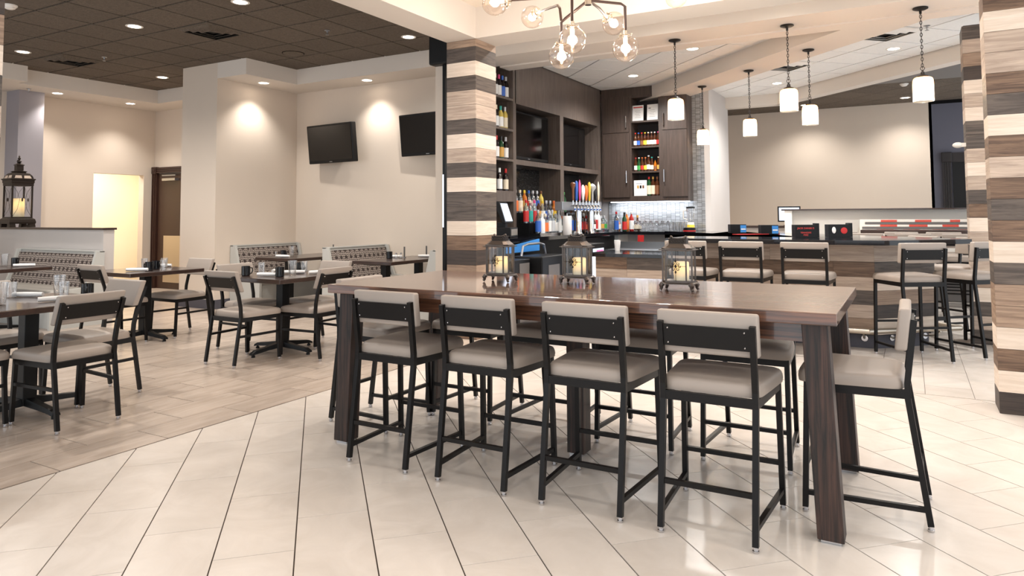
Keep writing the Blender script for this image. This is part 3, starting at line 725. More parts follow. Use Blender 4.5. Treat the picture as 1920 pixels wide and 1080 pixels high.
for y0, y1 in ((8.14, 9.5), (9.62, 10.98)):
    bbp(B(XW, y0, 2.07, XW+.03, y1, 2.82), 'back_panel', 'laminate_dark')
    o = bbp(B(XW+.02, y0, 1.06, XW+.04, y1, 2.0), 'mosaic_panel', 'mosaic_dark'); uvmap(o, 1, 2)
SH = (2.87, 2.46, 2.06, 1.64)
for z in SH: bbp(B(XW+.03, 7.40, z-.03, XB, 8.06, z), 'shelf')
bbp(B(XB-.03, 7.40, 1.50, XB, 8.06, 1.61), 'fascia')
def tv(name, label, loc, w, h, d, rz, tilt=0, mount=True, brand=True):
    t = thing(name, label, 'television', loc, rz)
    MB().box(-w/2, -d/2, -h/2, w/2, d/2, h/2).build('casing', 'black_plastic', t, bevel=.012)
    MB().box(-w/2+.03, -d/2-.002, -h/2+.045, w/2-.03, -d/2+.01, h/2-.03).build('screen', 'screen', t)
    MB().box(-.03, -d/2-.003, -h/2+.016, .03, -d/2, -h/2+.026).build('badge', 'steel', t)
    if mount: MB().box(-.12, d/2, -.12, .12, d/2+.13, .12).build('wall_mount', 'black_metal', t)
    t.rotation_euler = (math.radians(tilt), 0, rz); return t
tv('television', 'wall-mounted television with its whole screen in view above a booth', (-7.72, 7.98, 2.445), 1.02, .60, .09, math.radians(-5), 6)
tv('television', 'wall-mounted television cut off by the partition', (-5.88, 7.98, 2.48), 1.02, .60, .09, math.radians(-5), 6)
tv('television', 'television in the back bar niche nearest the pillar', (-4.74, 8.80, 2.44), 1.26, .68, .06, PI/2, 0, False)
tv('television', 'television in the back bar niche nearest the cabinets', (-4.76, 10.26, 2.44), 1.18, .66, .06, PI/2, 0, False)
# counters behind the bar
kc = thing('back_counter', 'black stone worktop along the back bar', 'counter', (-4.4, 9.2, 0))
rel(MB().prism([(-4.93, 7.42), (-4.52, 7.05), (-4.5, 6.9), (-3.95, 6.9), (-3.95, 10.55), (-2.9, 10.55), (-2.9, 11.38), (-4.93, 11.38)], 1.01, 1.055).build('counter_top', 'black_stone', kc))
rel(B(-4.93, 7.45, 0, -4.12, 9.3, 1.01).build('base_cabinet', 'black_plastic', kc))
rel(B(-4.93, 9.3, 0, -4.12, 10.6, .98).build('base_cabinet', 'black_plastic', kc))
rel(B(-4.15, 11.0, 0, -2.9, 11.05, 1.01).build('back_panel', 'wall_cool', kc))
rel(B(-4.2, 10.58, 0, -4.05, 11.0, 1.01).build('side_panel', 'white_paint', kc))
cabs = []
def cabinet(label, x0, x1, hinge, z0=1.54, ztop=3.31):
    t = thing('wall_cabinet', label, 'cabinet', ((x0+x1)/2, YC, z0))
    rel(B(x0, YC, z0, x1, 11.44, ztop).build('body', 'laminate_cab', t))
    for a, b in ((1.61, 2.69), (2.70, ztop-.005)):
        dd = rel(B(x0+.03, YC-.02, a, x1-.004, YC, b).build('door', 'laminate_cab', t))
        hx = x1-.05 if hinge < 0 else x0+.06; hz = a+.06 if a > 2 else b-.38-.9
        zc = a+.17 if a > 2 else 1.61+.34
        h = MB().tube([(hx, YC-.02, zc-.1), (hx, YC-.05, zc-.1), (hx, YC-.05, zc+.1), (hx, YC-.02, zc+.1)], .009, 8).build('handle', 'chrome', dd)
    return t
cabinet('grey-brown wall cabinet with two doors in the bar corner', -4.53, -4.03, -1)
cabinet('grey-brown wall cabinet with two doors beside the mosaic', -3.50, -3.06, 1)
ow = thing('open_shelf_unit', 'open shelf unit with beer bottles between the wall cabinets', 'shelving', (-3.76, YC, 1.54))
rel(B(-4.03, 11.42, 1.54, -3.50, 11.44, 3.31).build('back_panel', 'dark_frame', ow))
for x0, x1 in ((-4.03, -4.0), (-3.53, -3.50)): rel(B(x0, YC, 1.54, x1, 11.42, 3.31).build('side_panel', 'laminate_cab', ow))
ZSH = (2.88, 2.455, 2.04, 1.63)
for z in ZSH: rel(B(-4.0, YC, z-.03 if z > 1.7 else 1.54, -3.53, 11.42, z).build('shelf', 'laminate_cab', ow))
rel(B(-4.0, YC, 3.27, -3.53, 11.42, 3.31).build('shelf', 'laminate_cab', ow))
tr = thing('cabinet_cornice', 'laminate panel joining the cabinet tops to the ceiling', 'panel', (-3.9, YC, 3.31))
rel(B(-4.53, YC, 3.31, -3.46, 11.44, 3.45).build('panel', 'laminate_cab', tr))
us = thing('under_cabinet_light', 'cool white light strip under the wall cabinets', 'light', (-3.8, 11.2, 1.52))
rel(B(-4.45, 11.28, 1.525, -3.1, 11.34, 1.54).build('diffuser', 'strip_light', us))
light('AREA', 'strip_lamp', (-3.78, 11.31, 1.515), LP['strip'], (.86,.93,1.0), 1.3, size_y=.05)
# ------------------------------------------------------------------ bottles
def bottle_meshes():
    pr = {
     'wine': [(.030,0),(.037,.006),(.0375,.03),(.0375,.185),(.034,.205),(.02,.232),(.0145,.25),(.0145,.295)],
     'beer': [(.026,0),(.0305,.005),(.0305,.125),(.027,.145),(.016,.175),(.0125,.2),(.0125,.225)],
     'tall': [(.032,0),(.0385,.006),(.0385,.20),(.033,.225),(.017,.25),(.0145,.26),(.0145,.31)],
     'stout': [(.04,0),(.05,.008),(.05,.13),(.043,.155),(.02,.18),(.0165,.19),(.0165,.225)],
     'square': [(.036,0),(.044,.006),(.044,.175),(.04,.19),(.018,.205),(.016,.215),(.016,.26)],
     'flask': [(.045,0),(.062,.02),(.066,.07),(.058,.11),(.03,.155),(.017,.185),(.0155,.25)]}
    return pr
PR = bottle_meshes(); BM = {}
BOTCOL = {'clear': ((214,226,230),.05,1), 'dark': ((24,14,16),.08,0), 'green': ((24,62,34),.08,0), 'brown': ((62,30,14),.08,0), 'amber': ((176,98,24),.06,0), 'blue': ((40,96,170),.08,0), 'gold': ((200,176,90),.06,0), 'frost': ((222,228,232),.3,0), 'red': ((160,36,30),.08,0)}
for k, (c, rg, tr_) in BOTCOL.items():
    if tr_: thin_glass('glass_'+k, (196,212,220), .55, .05)
    else: plain('glass_'+k, c, rg)
CAPCOL = {'black': (22,22,24), 'white': (232,232,230), 'red': (190,40,40), 'pink': (214,70,130), 'blue': (50,100,190), 'yellow': (232,196,60), 'gold': (196,150,70), 'teal': (40,160,150), 'orange': (222,112,52), 'silver': (190,192,196), 'green': (60,150,70), 'cream': (226,214,190), 'brown': (120,74,46)}
for k, c in CAPCOL.items(): plain('ink_cap_'+k, c, .4)
def bmesh_for(shape, part, mat):
    key = (shape, part, mat)
    if key in BM: return BM[key]
    p = PR[shape]; ns = 4 if shape == 'square' and part != 'cap' else 14
    rmax = max(r for r, z in p); zt = p[-1][1]
    if part == 'body': mb = MB().lathe(p, 14)
    elif part == 'label':
        zs = [z for r, z in p if r > rmax*.97]; a, b = (min(zs)+.02, max(zs)-.03) if max(zs)-min(zs) > .06 else (zt*.12, zt*.42)
        mb = MB().lathe([(rmax*.9, a), (rmax+.0012, a), (rmax+.0012, b), (rmax*.9, b)], 14)
    else:
        r0 = p[-1][0]; h = .055 if shape == 'wine' else (.012 if shape == 'beer' else .035)
        mb = MB().lathe([(r0+.0012, zt-h), (r0+.0025, zt-h+.002), (r0+.0025, zt+.004), (r0*.8, zt+.006)], 10)
    BM[key] = mb.mesh(part, mat, True); return BM[key]
ORD = ['first', 'second', 'third', 'fourth', 'fifth', 'sixth', 'seventh', 'eighth', 'ninth', 'tenth', 'eleventh', 'twelfth']
def bottle(shape, col, cap, lab, loc, label, group, name='bottle', s=1.0):
    t = thing(name, label, 'bottle', loc, random.random()*6, group)
    put('glass_body', bmesh_for(shape, 'body', 'glass_'+col), t)
    if lab: put('paper_label', bmesh_for(shape, 'label', 'ink_cap_'+lab), t)
    put('cap', bmesh_for(shape, 'cap', 'ink_cap_'+cap), t)
    if s != 1.0: t.scale = (s, s, s)
    return t
CW = {'dark': 'dark glass', 'clear': 'clear', 'green': 'green', 'brown': 'brown', 'amber': 'amber', 'blue': 'blue', 'gold': 'pale gold', 'frost': 'frosted white', 'red': 'red'}
def row(items, place, where, group, name='bottle', shape=None):
    for i, it in enumerate(items):
        sh, col, cap, lab = it[:4]
        txt = '%s bottle, %s cap, %s label, %s %s' % (CW[col], cap, lab, ORD[i], where)
        bottle(sh, col, cap, lab, place(i), txt, group, name, it[4] if len(it) > 4 else 1.0)
W = 'wine'
g = 'wine bottles on the open shelves'
for z, items, nm, y0, dy in ((SH[0], [(W,'dark','cream','white'),(W,'dark','pink','white'),(W,'dark','blue','blue'),(W,'dark','silver','white')], 'top', 7.750, .092),
                         (SH[1], [(W,'dark','cream','white'),(W,'gold','teal','white'),(W,'gold','silver','cream')], 'second', 7.770, .115),
                         (SH[2], [(W,'dark','red','white'),(W,'green','black','gold'),(W,'dark','silver','white')], 'third', 7.775, .12),
                         (SH[3], [(W,'dark','white','white'),(W,'dark','white','white'),(W,'dark','red','cream')], 'lowest', 7.690, .16)):
    row(items, lambda i: (XB-.09, y0+dy*i, z), 'from the pillar on the %s wine shelf' % nm, g, 'wine_bottle')
g = 'beer bottles on the cabinet shelves'
b1 = [('beer','brown','red','white'),('beer','brown','blue','blue'),('beer','brown','red','brown'),('beer','brown','yellow','yellow'),('beer','brown','cream','cream'),('beer','brown','silver','white'),('beer','brown','white','white'),('beer','brown','pink','red')]
b2 = [('beer','brown','red','white'),('beer','green','white','green'),('beer','brown','orange','red'),('beer','brown','orange','yellow'),('beer','brown','silver','white',1.12),('beer','brown','teal','cream'),('beer','amber','black','brown',.8),('beer','brown','cream','gold')]
row(b1, lambda i: (-3.95+.056*i, 11.16, ZSH[1]), 'from the corner on the upper beer shelf', g, 'beer_bottle')
row(b2, lambda i: (-3.95+.056*i, 11.16, ZSH[2]), 'from the corner on the lower beer shelf', g, 'beer_bottle')
row([('tall','green','red','cream'),('tall','brown','gold','cream'),('tall','brown','brown','brown')], lambda i: (-3.73+.07*i, 11.17, ZSH[3]), 'from the white card on the bottom cabinet shelf', 'whiskey bottles on the bottom shelf', 'whiskey_bottle')
# liquor on the back counter: a stepped stand with a steel edge
st = thing('bottle_stand', 'two-step bottle stand with a steel edge beside the register', 'stand', (-4.4, 8.8, 1.055))
rel(B(-4.80, 8.14, 1.055, -4.20, 9.36, 1.075).build('lower_step', 'black_plastic', st)); rel(B(-4.2, 8.14, 1.05, -4.185, 9.36, 1.085).build('steel_edge', 'chrome', st))
rel(B(-4.88, 8.14, 1.075, -4.52, 9.36, 1.35).build('upper_step', 'black_plastic', st)); rel(B(-4.52, 8.14, 1.075, -4.36, 9.36, 1.21).build('middle_step', 'black_plastic', st))
fronts = [('tall','clear','silver','blue'),('square','frost','white','white'),('square','clear','cream','orange'),('tall','clear','silver','white'),('tall','clear','silver','silver'),('square','clear','silver','white'),('tall','frost','white','white'),('stout','clear','orange','white'),('stout','clear','orange','green'),('stout','gold','orange','orange'),('tall','clear','brown','blue')]
row(fronts, lambda i: (-4.27, 8.22+.105*i, 1.075), 'from the register in the front row', 'liquor bottles on the stand', 'liquor_bottle')
mids = [('tall','clear','red','red'),('tall','clear','cream','teal'),('tall','clear','pink','red'),('tall','brown','blue','gold'),('tall','clear','yellow','white'),('tall','clear','silver','blue'),('tall','clear','silver','white'),('tall','amber','orange','yellow')]
row(mids, lambda i: (-4.44, 8.2+.12*i, 1.21), 'from the register in the middle row', 'liquor bottles on the stand', 'liquor_bottle', None)
backs = [('tall','clear','silver','orange'),('tall','clear','cream','cream'),('tall','amber','yellow','gold'),('tall','clear','blue','red'),('tall','clear','silver','white'),('tall','clear','silver','blue'),('tall','gold','brown','gold')]
row(backs, lambda i: (-4.60, 8.2+.125*i, 1.35), 'from the register on the upper step', 'liquor bottles on the stand', 'liquor_bottle')
st2 = thing('bottle_stand', 'low bottle stand with a steel edge behind the beer taps', 'stand', (-4.4, 10.1, 1.055))
rel(B(-4.80, 9.66, 1.055, -4.25, 10.75, 1.075).build('lower_step', 'black_plastic', st2)); rel(B(-4.25, 9.66, 1.05, -4.235, 10.75, 1.085).build('steel_edge', 'chrome', st2))
taps_b = [('square','brown','black','red'),('square','brown','white','red'),('stout','brown','red','orange'),('stout','brown','black','orange'),('stout','brown','orange','white'),('tall','frost','white','red'),('tall','frost','white','white'),('stout','clear','silver','gold'),('stout','clear','silver','green')]
row(taps_b, lambda i: (-4.33, 9.72+.118*i, 1.075), 'along the stand behind the beer taps', 'liquor bottles behind the taps', 'liquor_bottle')
row([('tall','clear','silver','red'),('tall','green','green','green')], lambda i: (-4.65, 9.72+.10*i, 1.36), 'on the shelf above the tap stand', 'liquor bottles behind the taps', 'liquor_bottle')
rel(B(-4.9, 9.64, 1.33, -4.5, 10.1, 1.36).build('upper_step', 'black_plastic', st2))
corner = [('tall','clear','red','blue'),('flask','amber','black','white'),('wine','green','black','red'),('tall','amber','white','orange'),('tall','red','white','white'),('flask','brown','gold','cream')]
cp = [(-4.15,10.75),(-4.28,11.12),(-4.0,10.72),(-4.12,11.15),(-4.0,11.05),(-3.95,11.2)]
row(corner, lambda i: (cp[i][0], cp[i][1], 1.055), 'in the corner group beside the stacked glasses', 'bottles in the counter corner', 'liquor_bottle')
# notices on the shelf
for x, ry, lb, red in ((-3.90, .03, 'white framed notice with a red heading on the top shelf', True), (-3.65, -.06, 'white framed notice leaning on the top shelf beside the right-hand door', False)):
    t = thing('framed_notice', lb.replace('right-hand ', ''), 'sign', (x, 11.15, ZSH[0]))
    MB().box(-.095, 0, 0, .095, .008, .27).build('sheet', 'paper', t)
    if red: MB().box(-.08, -.001, .225, .08, 0, .245).build('heading', 'ink_red', t)
    else: MB().box(-.07, -.001, .2, -.03, 0, .215).build('heading', 'ink_grey', t)
    for k in range(5): MB().box(-.05+.01*(k%2), -.001, .06+.028*k, .05-.01*(k%3), 0, .064+.028*k).build('text_line', 'ink_grey', t)
    t.rotation_euler = (math.radians(-5), 0, ry)
t = thing('framed_notice', 'white card with three small pictures on the bottom cabinet shelf', 'sign', (-3.87, 11.14, ZSH[3]))
MB().box(-.11, 0, 0, .11, .01, .26).build('sheet', 'paper', t)
for k, c in enumerate(('ink_cap_gold', 'black_plastic', 'ink_cap_brown')): MB().box(-.055+.045*k, -.001, .125, -.025+.045*k, 0, .175).build('picture', c, t)
MB().box(-.07, -.001, .2, .03, 0, .206).build('text_line', 'ink_grey', t)
# stacked glasses under the cabinets
PRG = {'tumbler': [(.026,0),(.030,.004),(.036,.11),(.0345,.11),(.029,.012),(.005,.010)], 'pint': [(.028,0),(.031,.005),(.043,.148),(.041,.148),(.030,.016),(.004,.014)], 'goblet': [(.032,0),(.032,.003),(.006,.008),(.005,.07),(.03,.10),(.036,.13),(.030,.165),(.0285,.165),(.034,.13),(.028,.105),(.003,.085)]}
GM = {k: MB().lathe(p, 14).mesh(k, 'clear_glass', True) for k, p in PRG.items()}
i = 0
for r_, yy in enumerate((10.98, 11.10, 11.22)):
    for k in range(9):
        kind = 'goblet' if k < 6 else 'pint'
        o = put('bar_glass', GM[kind], None, (-3.90+.098*k+.03*(r_ % 2), yy, 1.056))
        tag(o, 'clear %s glass, %s from the bottles in the %s row under the cabinets' % ('stemmed' if kind == 'goblet' else 'straight', ORD[k], ('front', 'middle', 'back')[r_]), 'glass', 'glasses under the cabinets')
# blender, tray, terminal etc
t = thing('blender', 'glass-jug blender with a yellow-banded base at the counter end', 'blender', (-3.02, 11.06, 1.056))
MB().lathe([(.06,0),(.065,.01),(.065,.05)], 20).build('base', 'black_plastic', t, True); MB().lathe([(.062,.05),(.058,.10)], 20).build('band', 'ink_cap_yellow', t, True)
MB().lathe([(.055,.10),(.05,.14)], 20).build('collar', 'white_vinyl', t, True)
MB().lathe([(.045,.14),(.07,.36),(.067,.36),(.043,.15)], 20).build('jug', 'clear_glass', t, True)
MB().lathe([(.069,.36),(.069,.385),(.03,.39)], 20).build('lid', 'black_plastic', t, True)
MB().tube([(-.055,0,.33),(-.115,0,.32),(-.115,0,.20),(-.05,0,.18)], .011, 8).build('handle', 'white_vinyl', t, True)
t = thing('serving_tin', 'round black and red tin beside the blender', 'tin', (-2.95, 10.72, 1.056))
MB().lathe([(.09,0),(.095,.005),(.095,.06),(.09,.062)], 20).build('tin_body', 'black_plastic', t, True); MB().lathe([(.0965,.004),(.0965,.02)], 20).build('red_band', 'ink_cap_red', t, True)
t = thing('card_terminal', 'black point of sale screen between the pillar and the bottles', 'terminal', (-4.28, 7.36, 1.055), PI/2+.25)
MB().box(-.17, -.12, 0, .17, .16, .12).build('cash_drawer', 'black_plastic', t, bevel=.008); MB().box(-.14, -.123, .025, .14, -.12, .10).build('drawer_front', 'brushed', t)
sc3 = MB().hull([[(-.17,-.06,.17),(.17,-.06,.17),(.17,-.02,.17),(-.17,-.02,.17)], [(-.17,.02,.43),(.17,.02,.43),(.17,.10,.43),(-.17,.10,.43)]]).build('screen_housing', 'black_plastic', t, bevel=.006)
MB().hull([[(-.145,-.0625,.195),(.145,-.0625,.195),(.145,-.05,.195),(-.145,-.05,.195)], [(-.145,.0085,.41),(.145,.0085,.41),(.145,.03,.41),(-.145,.03,.41)]]).build('screen', 'screen_glow', t)
MB().box(-.05, -.02, .12, .05, .08, .18).build('stand', 'black_plastic', t)
# beer tap tower
t = thing('beer_tap_tower', 'steel T-shaped beer tower with nine colourful tap handles', 'tap tower', (-4.18, 9.31, 1.055))
MB().box(-.06, -.65, .33, .06, .68, .45).build('manifold', 'steel', t, bevel=.006)
for y in (-.0, .45): MB().lathe([(.06,0),(.055,.01),(.05,.02),(.05,.33)], 18, (0,y,0)).build('column', 'chrome', t, True)
hand = [('brown','bulb'),('blue','rod'),('pink','blade'),('white','paddle'),('orange','paddle'),('yellow','rod'),('silver','ball'),('black','paddle'),('cream','blade')]
TW = 1.5
HS = {'bulb': [(.008,0),(.011,.05),(.012,.16),(.024,.21),(.026,.235),(.01,.255)], 'rod': [(.008,0),(.012,.03),(.016,.2),(.014,.26),(.004,.28)], 'blade': [(.008,0),(.014,.04),(.02,.14),(.018,.24),(.004,.30)], 'paddle': [(.008,0),(.016,.03),(.03,.12),(.03,.17),(.022,.21),(.008,.23)], 'ball': [(.008,0),(.012,.14),(.034,.19),(.036,.22),(.02,.25),(.004,.26)]}
for k, (c, h) in enumerate(hand):
    y = -.36+.115*k
    tp = MB().tube([(.06,y,.40),(.10,y,.40),(.115,y,.37),(.115,y,.32)], .012, 8).build('faucet', 'chrome', t, True)
    MB().tube([(.085,y,.40),(.085,y,.47)], .009, 8).build('faucet_stem', 'chrome', tp, True)
    MB().lathe([(.014,0),(.014,.02)], 10, (.115,y,.335)).build('faucet_ring', 'ink_cap_blue', tp, True)
    MB().lathe([(r_*TW, z_) for r_, z_ in HS[h]], 12, (.085,y,.47), .6 if h in ('paddle','blade') else 1).build('tap_handle', 'ink_cap_'+c, t, True)
t = thing('paper_towel_roll', 'white paper towel roll standing under the tap tower', 'paper towel', (-4.1, 8.76, 1.055))
MB().lathe([(.06,0),(.062,.004),(.062,.25),(.06,.254),(.02,.254)], 20).build('roll', 'paper', t, True); MB().tube([(0,0,.25),(0,0,.29)], .008, 8).build('post', 'steel', t, True)
# below the counter
t = thing('ice_bin', 'black undercounter bin with a steel hoop handle', 'bin', (-3.81, 7.22, 0))
MB().box(-.28, -.33, 0, .28, .33, .86).build('body', 'black_plastic', t, bevel=.012); MB().box(.28, -.18, .55, .284, .1, .76).build('panel', 'grey_vinyl', t)
MB().tube([(0,-.3,.86),(0,-.26,.97),(0,-.15,.99),(0,.15,.99),(0,.26,.97),(0,.3,.86)], .014, 8).build('hoop_handle', 'steel', t, True)
t = thing('side_cabinet', 'black undercounter cabinet beside the pillar', 'cabinet', (-3.86, 6.55, 0))
MB().box(-.22, -.30, 0, .2, .30, .84).build('body', 'black_plastic', t, bevel=.006); MB().box(.2, .05, .05, .206, .27, .80).build('door', 'grey_vinyl', t)
t = thing('drip_panel', 'blue plastic panel slung under the worktop', 'panel', (-3.93, 7.14, .925))
MB().hull([[(0,-.36,-.03),(.02,-.36,-.03),(.02,-.36,.04),(0,-.36,.04)], [(0,.42,-.03),(.02,.42,-.03),(.02,.42,.11),(0,.42,.11)]]).build('panel', 'panel_blue', t)
t = thing('display_box', 'small lit box with a pink emblem beside the service counter', 'display', (-3.62, 8.21, .0))
MB().box(-.2, -.22, 0, .2, .22, .96).build('body', 'black_plastic', t, bevel=.006); MB().box(.2, -.16, .74, .206, .18, .90).build('lit_panel', 'screen_glow', t)
MB().box(.206, -.06, .77, .208, .16, .88).build('emblem', 'pink_glow', t)
t = thing('cup_stack', 'stack of white paper cups on the service counter', 'cups', (-3.06, 7.95, .892))
for k in range(3): MB().lathe([(.028,.012*k),(.038,.10+.012*k),(.036,.10+.012*k)], 14).build('cup', 'paper', t, True)
t = thing('sink_unit', 'stainless steel bar sink under the back worktop', 'sink', (-3.58, 10.2, 0))
MB().box(-.45, -.28, .55, .45, .28, .80).build('basin', 'steel', t, bevel=.01); MB().box(-.45, .24, .8, .45, .28, .9).build('splash_back', 'steel', t)
for sx in (-1, 1):
    for sy in (-1, 1): MB().tube([(sx*.4, sy*.23, 0), (sx*.4, sy*.23, .55)], .018, 8).build('leg', 'steel', t, True)
t = thing('towel', 'red cloth hanging at the back worktop', 'towel', (-3.66, 10.52, .62))
MB().hull([[(-.05,0,.38),(.05,0,.38),(.05,.012,.38),(-.05,.012,.38)], [(-.06,0,0),(.035,-.01,0),(.035,.006,0),(-.06,.014,0)]]).build('cloth', 'ink_cap_red', t)
# napkin caddies on the bar
def caddy(label, x, y, rz, kind):
    t = thing('napkin_caddy', label, 'napkin holder', (x, y, 1.068), rz, 'napkin caddies on the bar')
    if kind == 'blue':
        MB().box(-.11, -.05, 0, .02, .06, .115).build('box', 'black_plastic', t); MB().box(.02, -.05, 0, .10, .06, .115).build('side_box', 'black_plastic', t)
        MB().box(.022, -.052, .01, .098, -.05, .105).build('blue_panel', 'panel_blue', t); MB().box(.03, -.054, .045, .09, -.052, .06).build('wordmark', 'paper', t)
    else:
        MB().box(-.13, -.05, 0, .09, .06, .135).build('box', 'black_plastic', t); MB().box(.09, -.02, 0, .13, .06, .15).build('straw_cup', 'black_plastic', t)
    return t
caddy('black and blue napkin caddy nearest the cabinets', -2.0, 9.62, .5, 'blue'); caddy('black and blue napkin caddy second from the cabinets', -1.52, 9.12, .5, 'blue')
c1 = caddy('black napkin caddy with red lettering on the bar', -.96, 8.02, .45, 'text')
for j, (tx, sz, zz) in enumerate((("JACK DANIEL'S", .026, .09), ('TENNESSEE', .022, .045), ('FIRE', .028, .018))):
    cu = bpy.data.curves.new('lettering', 'FONT'); cu.body = tx; cu.size = sz; cu.align_x = 'CENTER'; cu.extrude = .0004; cu.materials.append(M['ink_red'])
    tmp = bpy.data.objects.new('lettering_curve', cu); me = bpy.data.meshes.new_from_object(tmp); bpy.data.objects.remove(tmp)
    o = put('lettering', me, c1); o.location = (-.02, -.0515, zz); o.rotation_euler = (PI/2, 0, 0)
c2 = caddy('black napkin caddy with a red round emblem on the bar', -.66, 8.28, .45, 'text')
o = MB().lathe([(.034,0),(.034,.002),(.02,.003)], 20).build('emblem', 'ink_cap_red', c2); o.location = (.03, -.0505, .07); o.rotation_euler = (PI/2, 0, 0)
o = MB().lathe([(.03,0),(.028,.004),(.01,.006)], 20, (0,0,0), .7, 1.2).build('emblem', 'paper', c2); o.location = (-.075, -.0505, .075); o.rotation_euler = (PI/2, 0, 0)
t = thing('bar_mat', 'red rubber bar mat lying on the bar', 'mat', (-1.65, 9.0, 1.068), .78)
MB().box(-.3, -.05, 0, .3, .05, .008).build('mat_body', 'ink_cap_red', t)
# ------------------------------------------------------------------ far room
hf = struct(MB().box(-1.9, 13.2, 0, 2.2, 13.35, 1.375).box(-1.9, 13.0, 0, -1.78, 13.2, 1.375).build('wall_far_half', 'white_paint'), 'low far partition with a dark cap')
MB().box(-1.95, 12.98, 1.375, 2.2, 13.38, 1.40).build('cap', 'top_wood', hf)
t = thing('banquette', 'banquette with red, grey and white striped vinyl back', 'bench', (.7, 12.9, 0))
MB().hull([[(-1.42,.05,1.22),(1.5,.05,1.22),(1.5,.12,1.22),(-1.42,.12,1.22)], [(-1.42,-.1,.5),(1.5,-.1,.5),(1.5,.12,.5),(-1.42,.12,.5)]]).build('back_shell', 'white_vinyl', t)
random.seed(5)
for r_ in range(5):
    zc = 1.195-.038*r_; x = -1.4+.1*random.random(); col = ['red_vinyl','white_vinyl','grey_vinyl']
    k = r_
    yy = .05-.15*(1.22-zc)/.72
    while x < 1.48:
        w_ = random.uniform(.13, .26) if r_ % 2 == 0 else random.uniform(.1, .4)
        c = ('red_vinyl' if k % 2 else 'white_vinyl') if r_ % 2 == 0 else 'grey_vinyl'
        MB().hull([[(x,yy-.012,zc+.017),(min(x+w_,1.49),yy-.012,zc+.017),(min(x+w_,1.49),yy+.02,zc+.017),(x,yy+.02,zc+.017)], [(x,yy-.018,zc-.017),(min(x+w_,1.49),yy-.018,zc-.017),(min(x+w_,1.49),yy+.02,zc-.017),(x,yy+.02,zc-.017)]]).build('stripe', c, t)
        x += w_; k += 1
MB().box(-1.42, -.6, 0, 1.5, -.1, .72).build('seat', 'grey_vinyl', t, bevel=.02)
t = thing('high_table', 'long dark high table before the striped banquette', 'table', (.35, 12.04, 0))
MB().box(-1.0, -.25, 1.02, 1.3, .25, 1.07).build('table_top', 'top_wood', t)
for x in (-.8, 1.0): MB().box(x-.05, -.05, 0, x+.05, .05, 1.02).build('leg', 'black_base', t)
t = thing('host_stand', 'dark counter ledge below the monitor', 'counter', (-2.2, 13.95, 0)); MB().box(-.62, -.2, 1.06, .35, .2, 1.10).build('ledge', 'top_wood', t); MB().box(-.55, -.15, 0, .3, .15, 1.06).build('body', 'wall_cool', t)
t = thing('monitor', 'small black computer monitor with a lit screen', 'monitor', (-1.95, 13.9, 1.10), .15)
MB().box(-.2, -.015, .07, .2, .015, .36).build('casing', 'black_plastic', t, bevel=.004); MB().box(-.175, -.017, .095, .175, -.014, .335).build('screen', 'screen_glow', t); MB().box(-.03, -.01, 0, .03, .02, .08).build('stand', 'black_plastic', t); MB().box(-.1, -.07, 0, .1, .07, .012).build('foot', 'black_plastic', t)
t = thing('exit_lamp', 'small white emergency lamp on the slim striped pillar', 'lamp', (.50, 8.56, 2.02)); MB().sphere((-.04,0,0), .05, 14, 8, .6).build('lamp_head', 'white_paint', t, True); MB().box(-.02,-.03,-.02,.03,.03,.02).build('bracket', 'white_paint', t)
# ================================================================== LAMPS
RLM = {}
def downlight(x, y, z, power, label, group, warm=WARM, cone=150, r=.075):
    t = thing('recessed_light', label, 'light', (x, y, z), 0, group)
    if not RLM:
        RLM['ring'] = MB().lathe([(.095,-.004),(.095,.002),(.075,.002),(.072,-.004)], 24).mesh('trim_ring', 'white_paint', True)
        RLM['lens'] = MB().lathe([(.072,-.003),(.05,-.006),(.01,-.007)], 24).mesh('lens', 'lens', True)
    put('trim_ring', RLM['ring'], t); put('lens', RLM['lens'], t)
    light('SPOT', 'downlight_beam', (x, y, z-.03), power, warm, .05, cone=math.radians(cone), blend=.8)
    return t
g = 'recessed lights in the dark dining ceiling'
for x, y, l in ((-7.87, 4.88, 'between the two air vents, in the dark ceiling'), (-6.03, 4.88, 'in the dark ceiling above the middle table'), (-10.37, 4.88, 'in the dark ceiling by the doorway soffit'), (-10.38, 6.92, 'in the dark ceiling before the dark wooden door'), (-5.41, 6.92, 'in the dark ceiling close to the pale beam'), (-7.87, 2.84, 'in the dark ceiling over the front table'), (-6.03, 2.84, 'in the dark ceiling above the open floor edge')):
    downlight(x, y, ZC, LP['can'], 'round recessed light '+l, g)
g = 'added fill lights in the pale tray'
for i, (x, y) in enumerate(((-.9, 1.0), (.5, 1.0), (2.0, 1.2), (1.4, 2.9), (1.4, 4.6), (-.2, 4.7), (-3.0, 4.9))):  # out-of-view lamps added to brighten the front floor
    downlight(x, y, 3.34, LP['tray'], 'added round fill light in the pale tray ceiling, %s of its rows' % ORD[i], g, (1,.95,.90), cone=140)
g = 'recessed lights in the soffit'
for x, y, l in ((-11.95, 6.15, 'over the blue-grey pier'), (-11.95, 7.37, 'over the lit doorway'), (-8.42, 7.26, 'over the column side of the alcove'), (-6.95, 7.90, 'over the wall between the televisions')):
    downlight(x, y, ZS, LP['soffit'], 'round recessed light in the soffit '+l, g, cone=110)
g = 'recessed lights in the white ceiling'
for x, y, l in ((-2.36, 8.89, 'behind the first hanging pendant'), (-3.62, 10.17, 'near the corner cabinets'), (-1.81, 11.98, 'beyond the angled beam'), (-.11, 10.24, 'beside the white air vent')):
    downlight(x, y, ZW, LP['bar'], 'bright recessed light in the white ceiling '+l, g, (1,.98,.95))
g = 'added fill lights in the slot before the bar soffit'
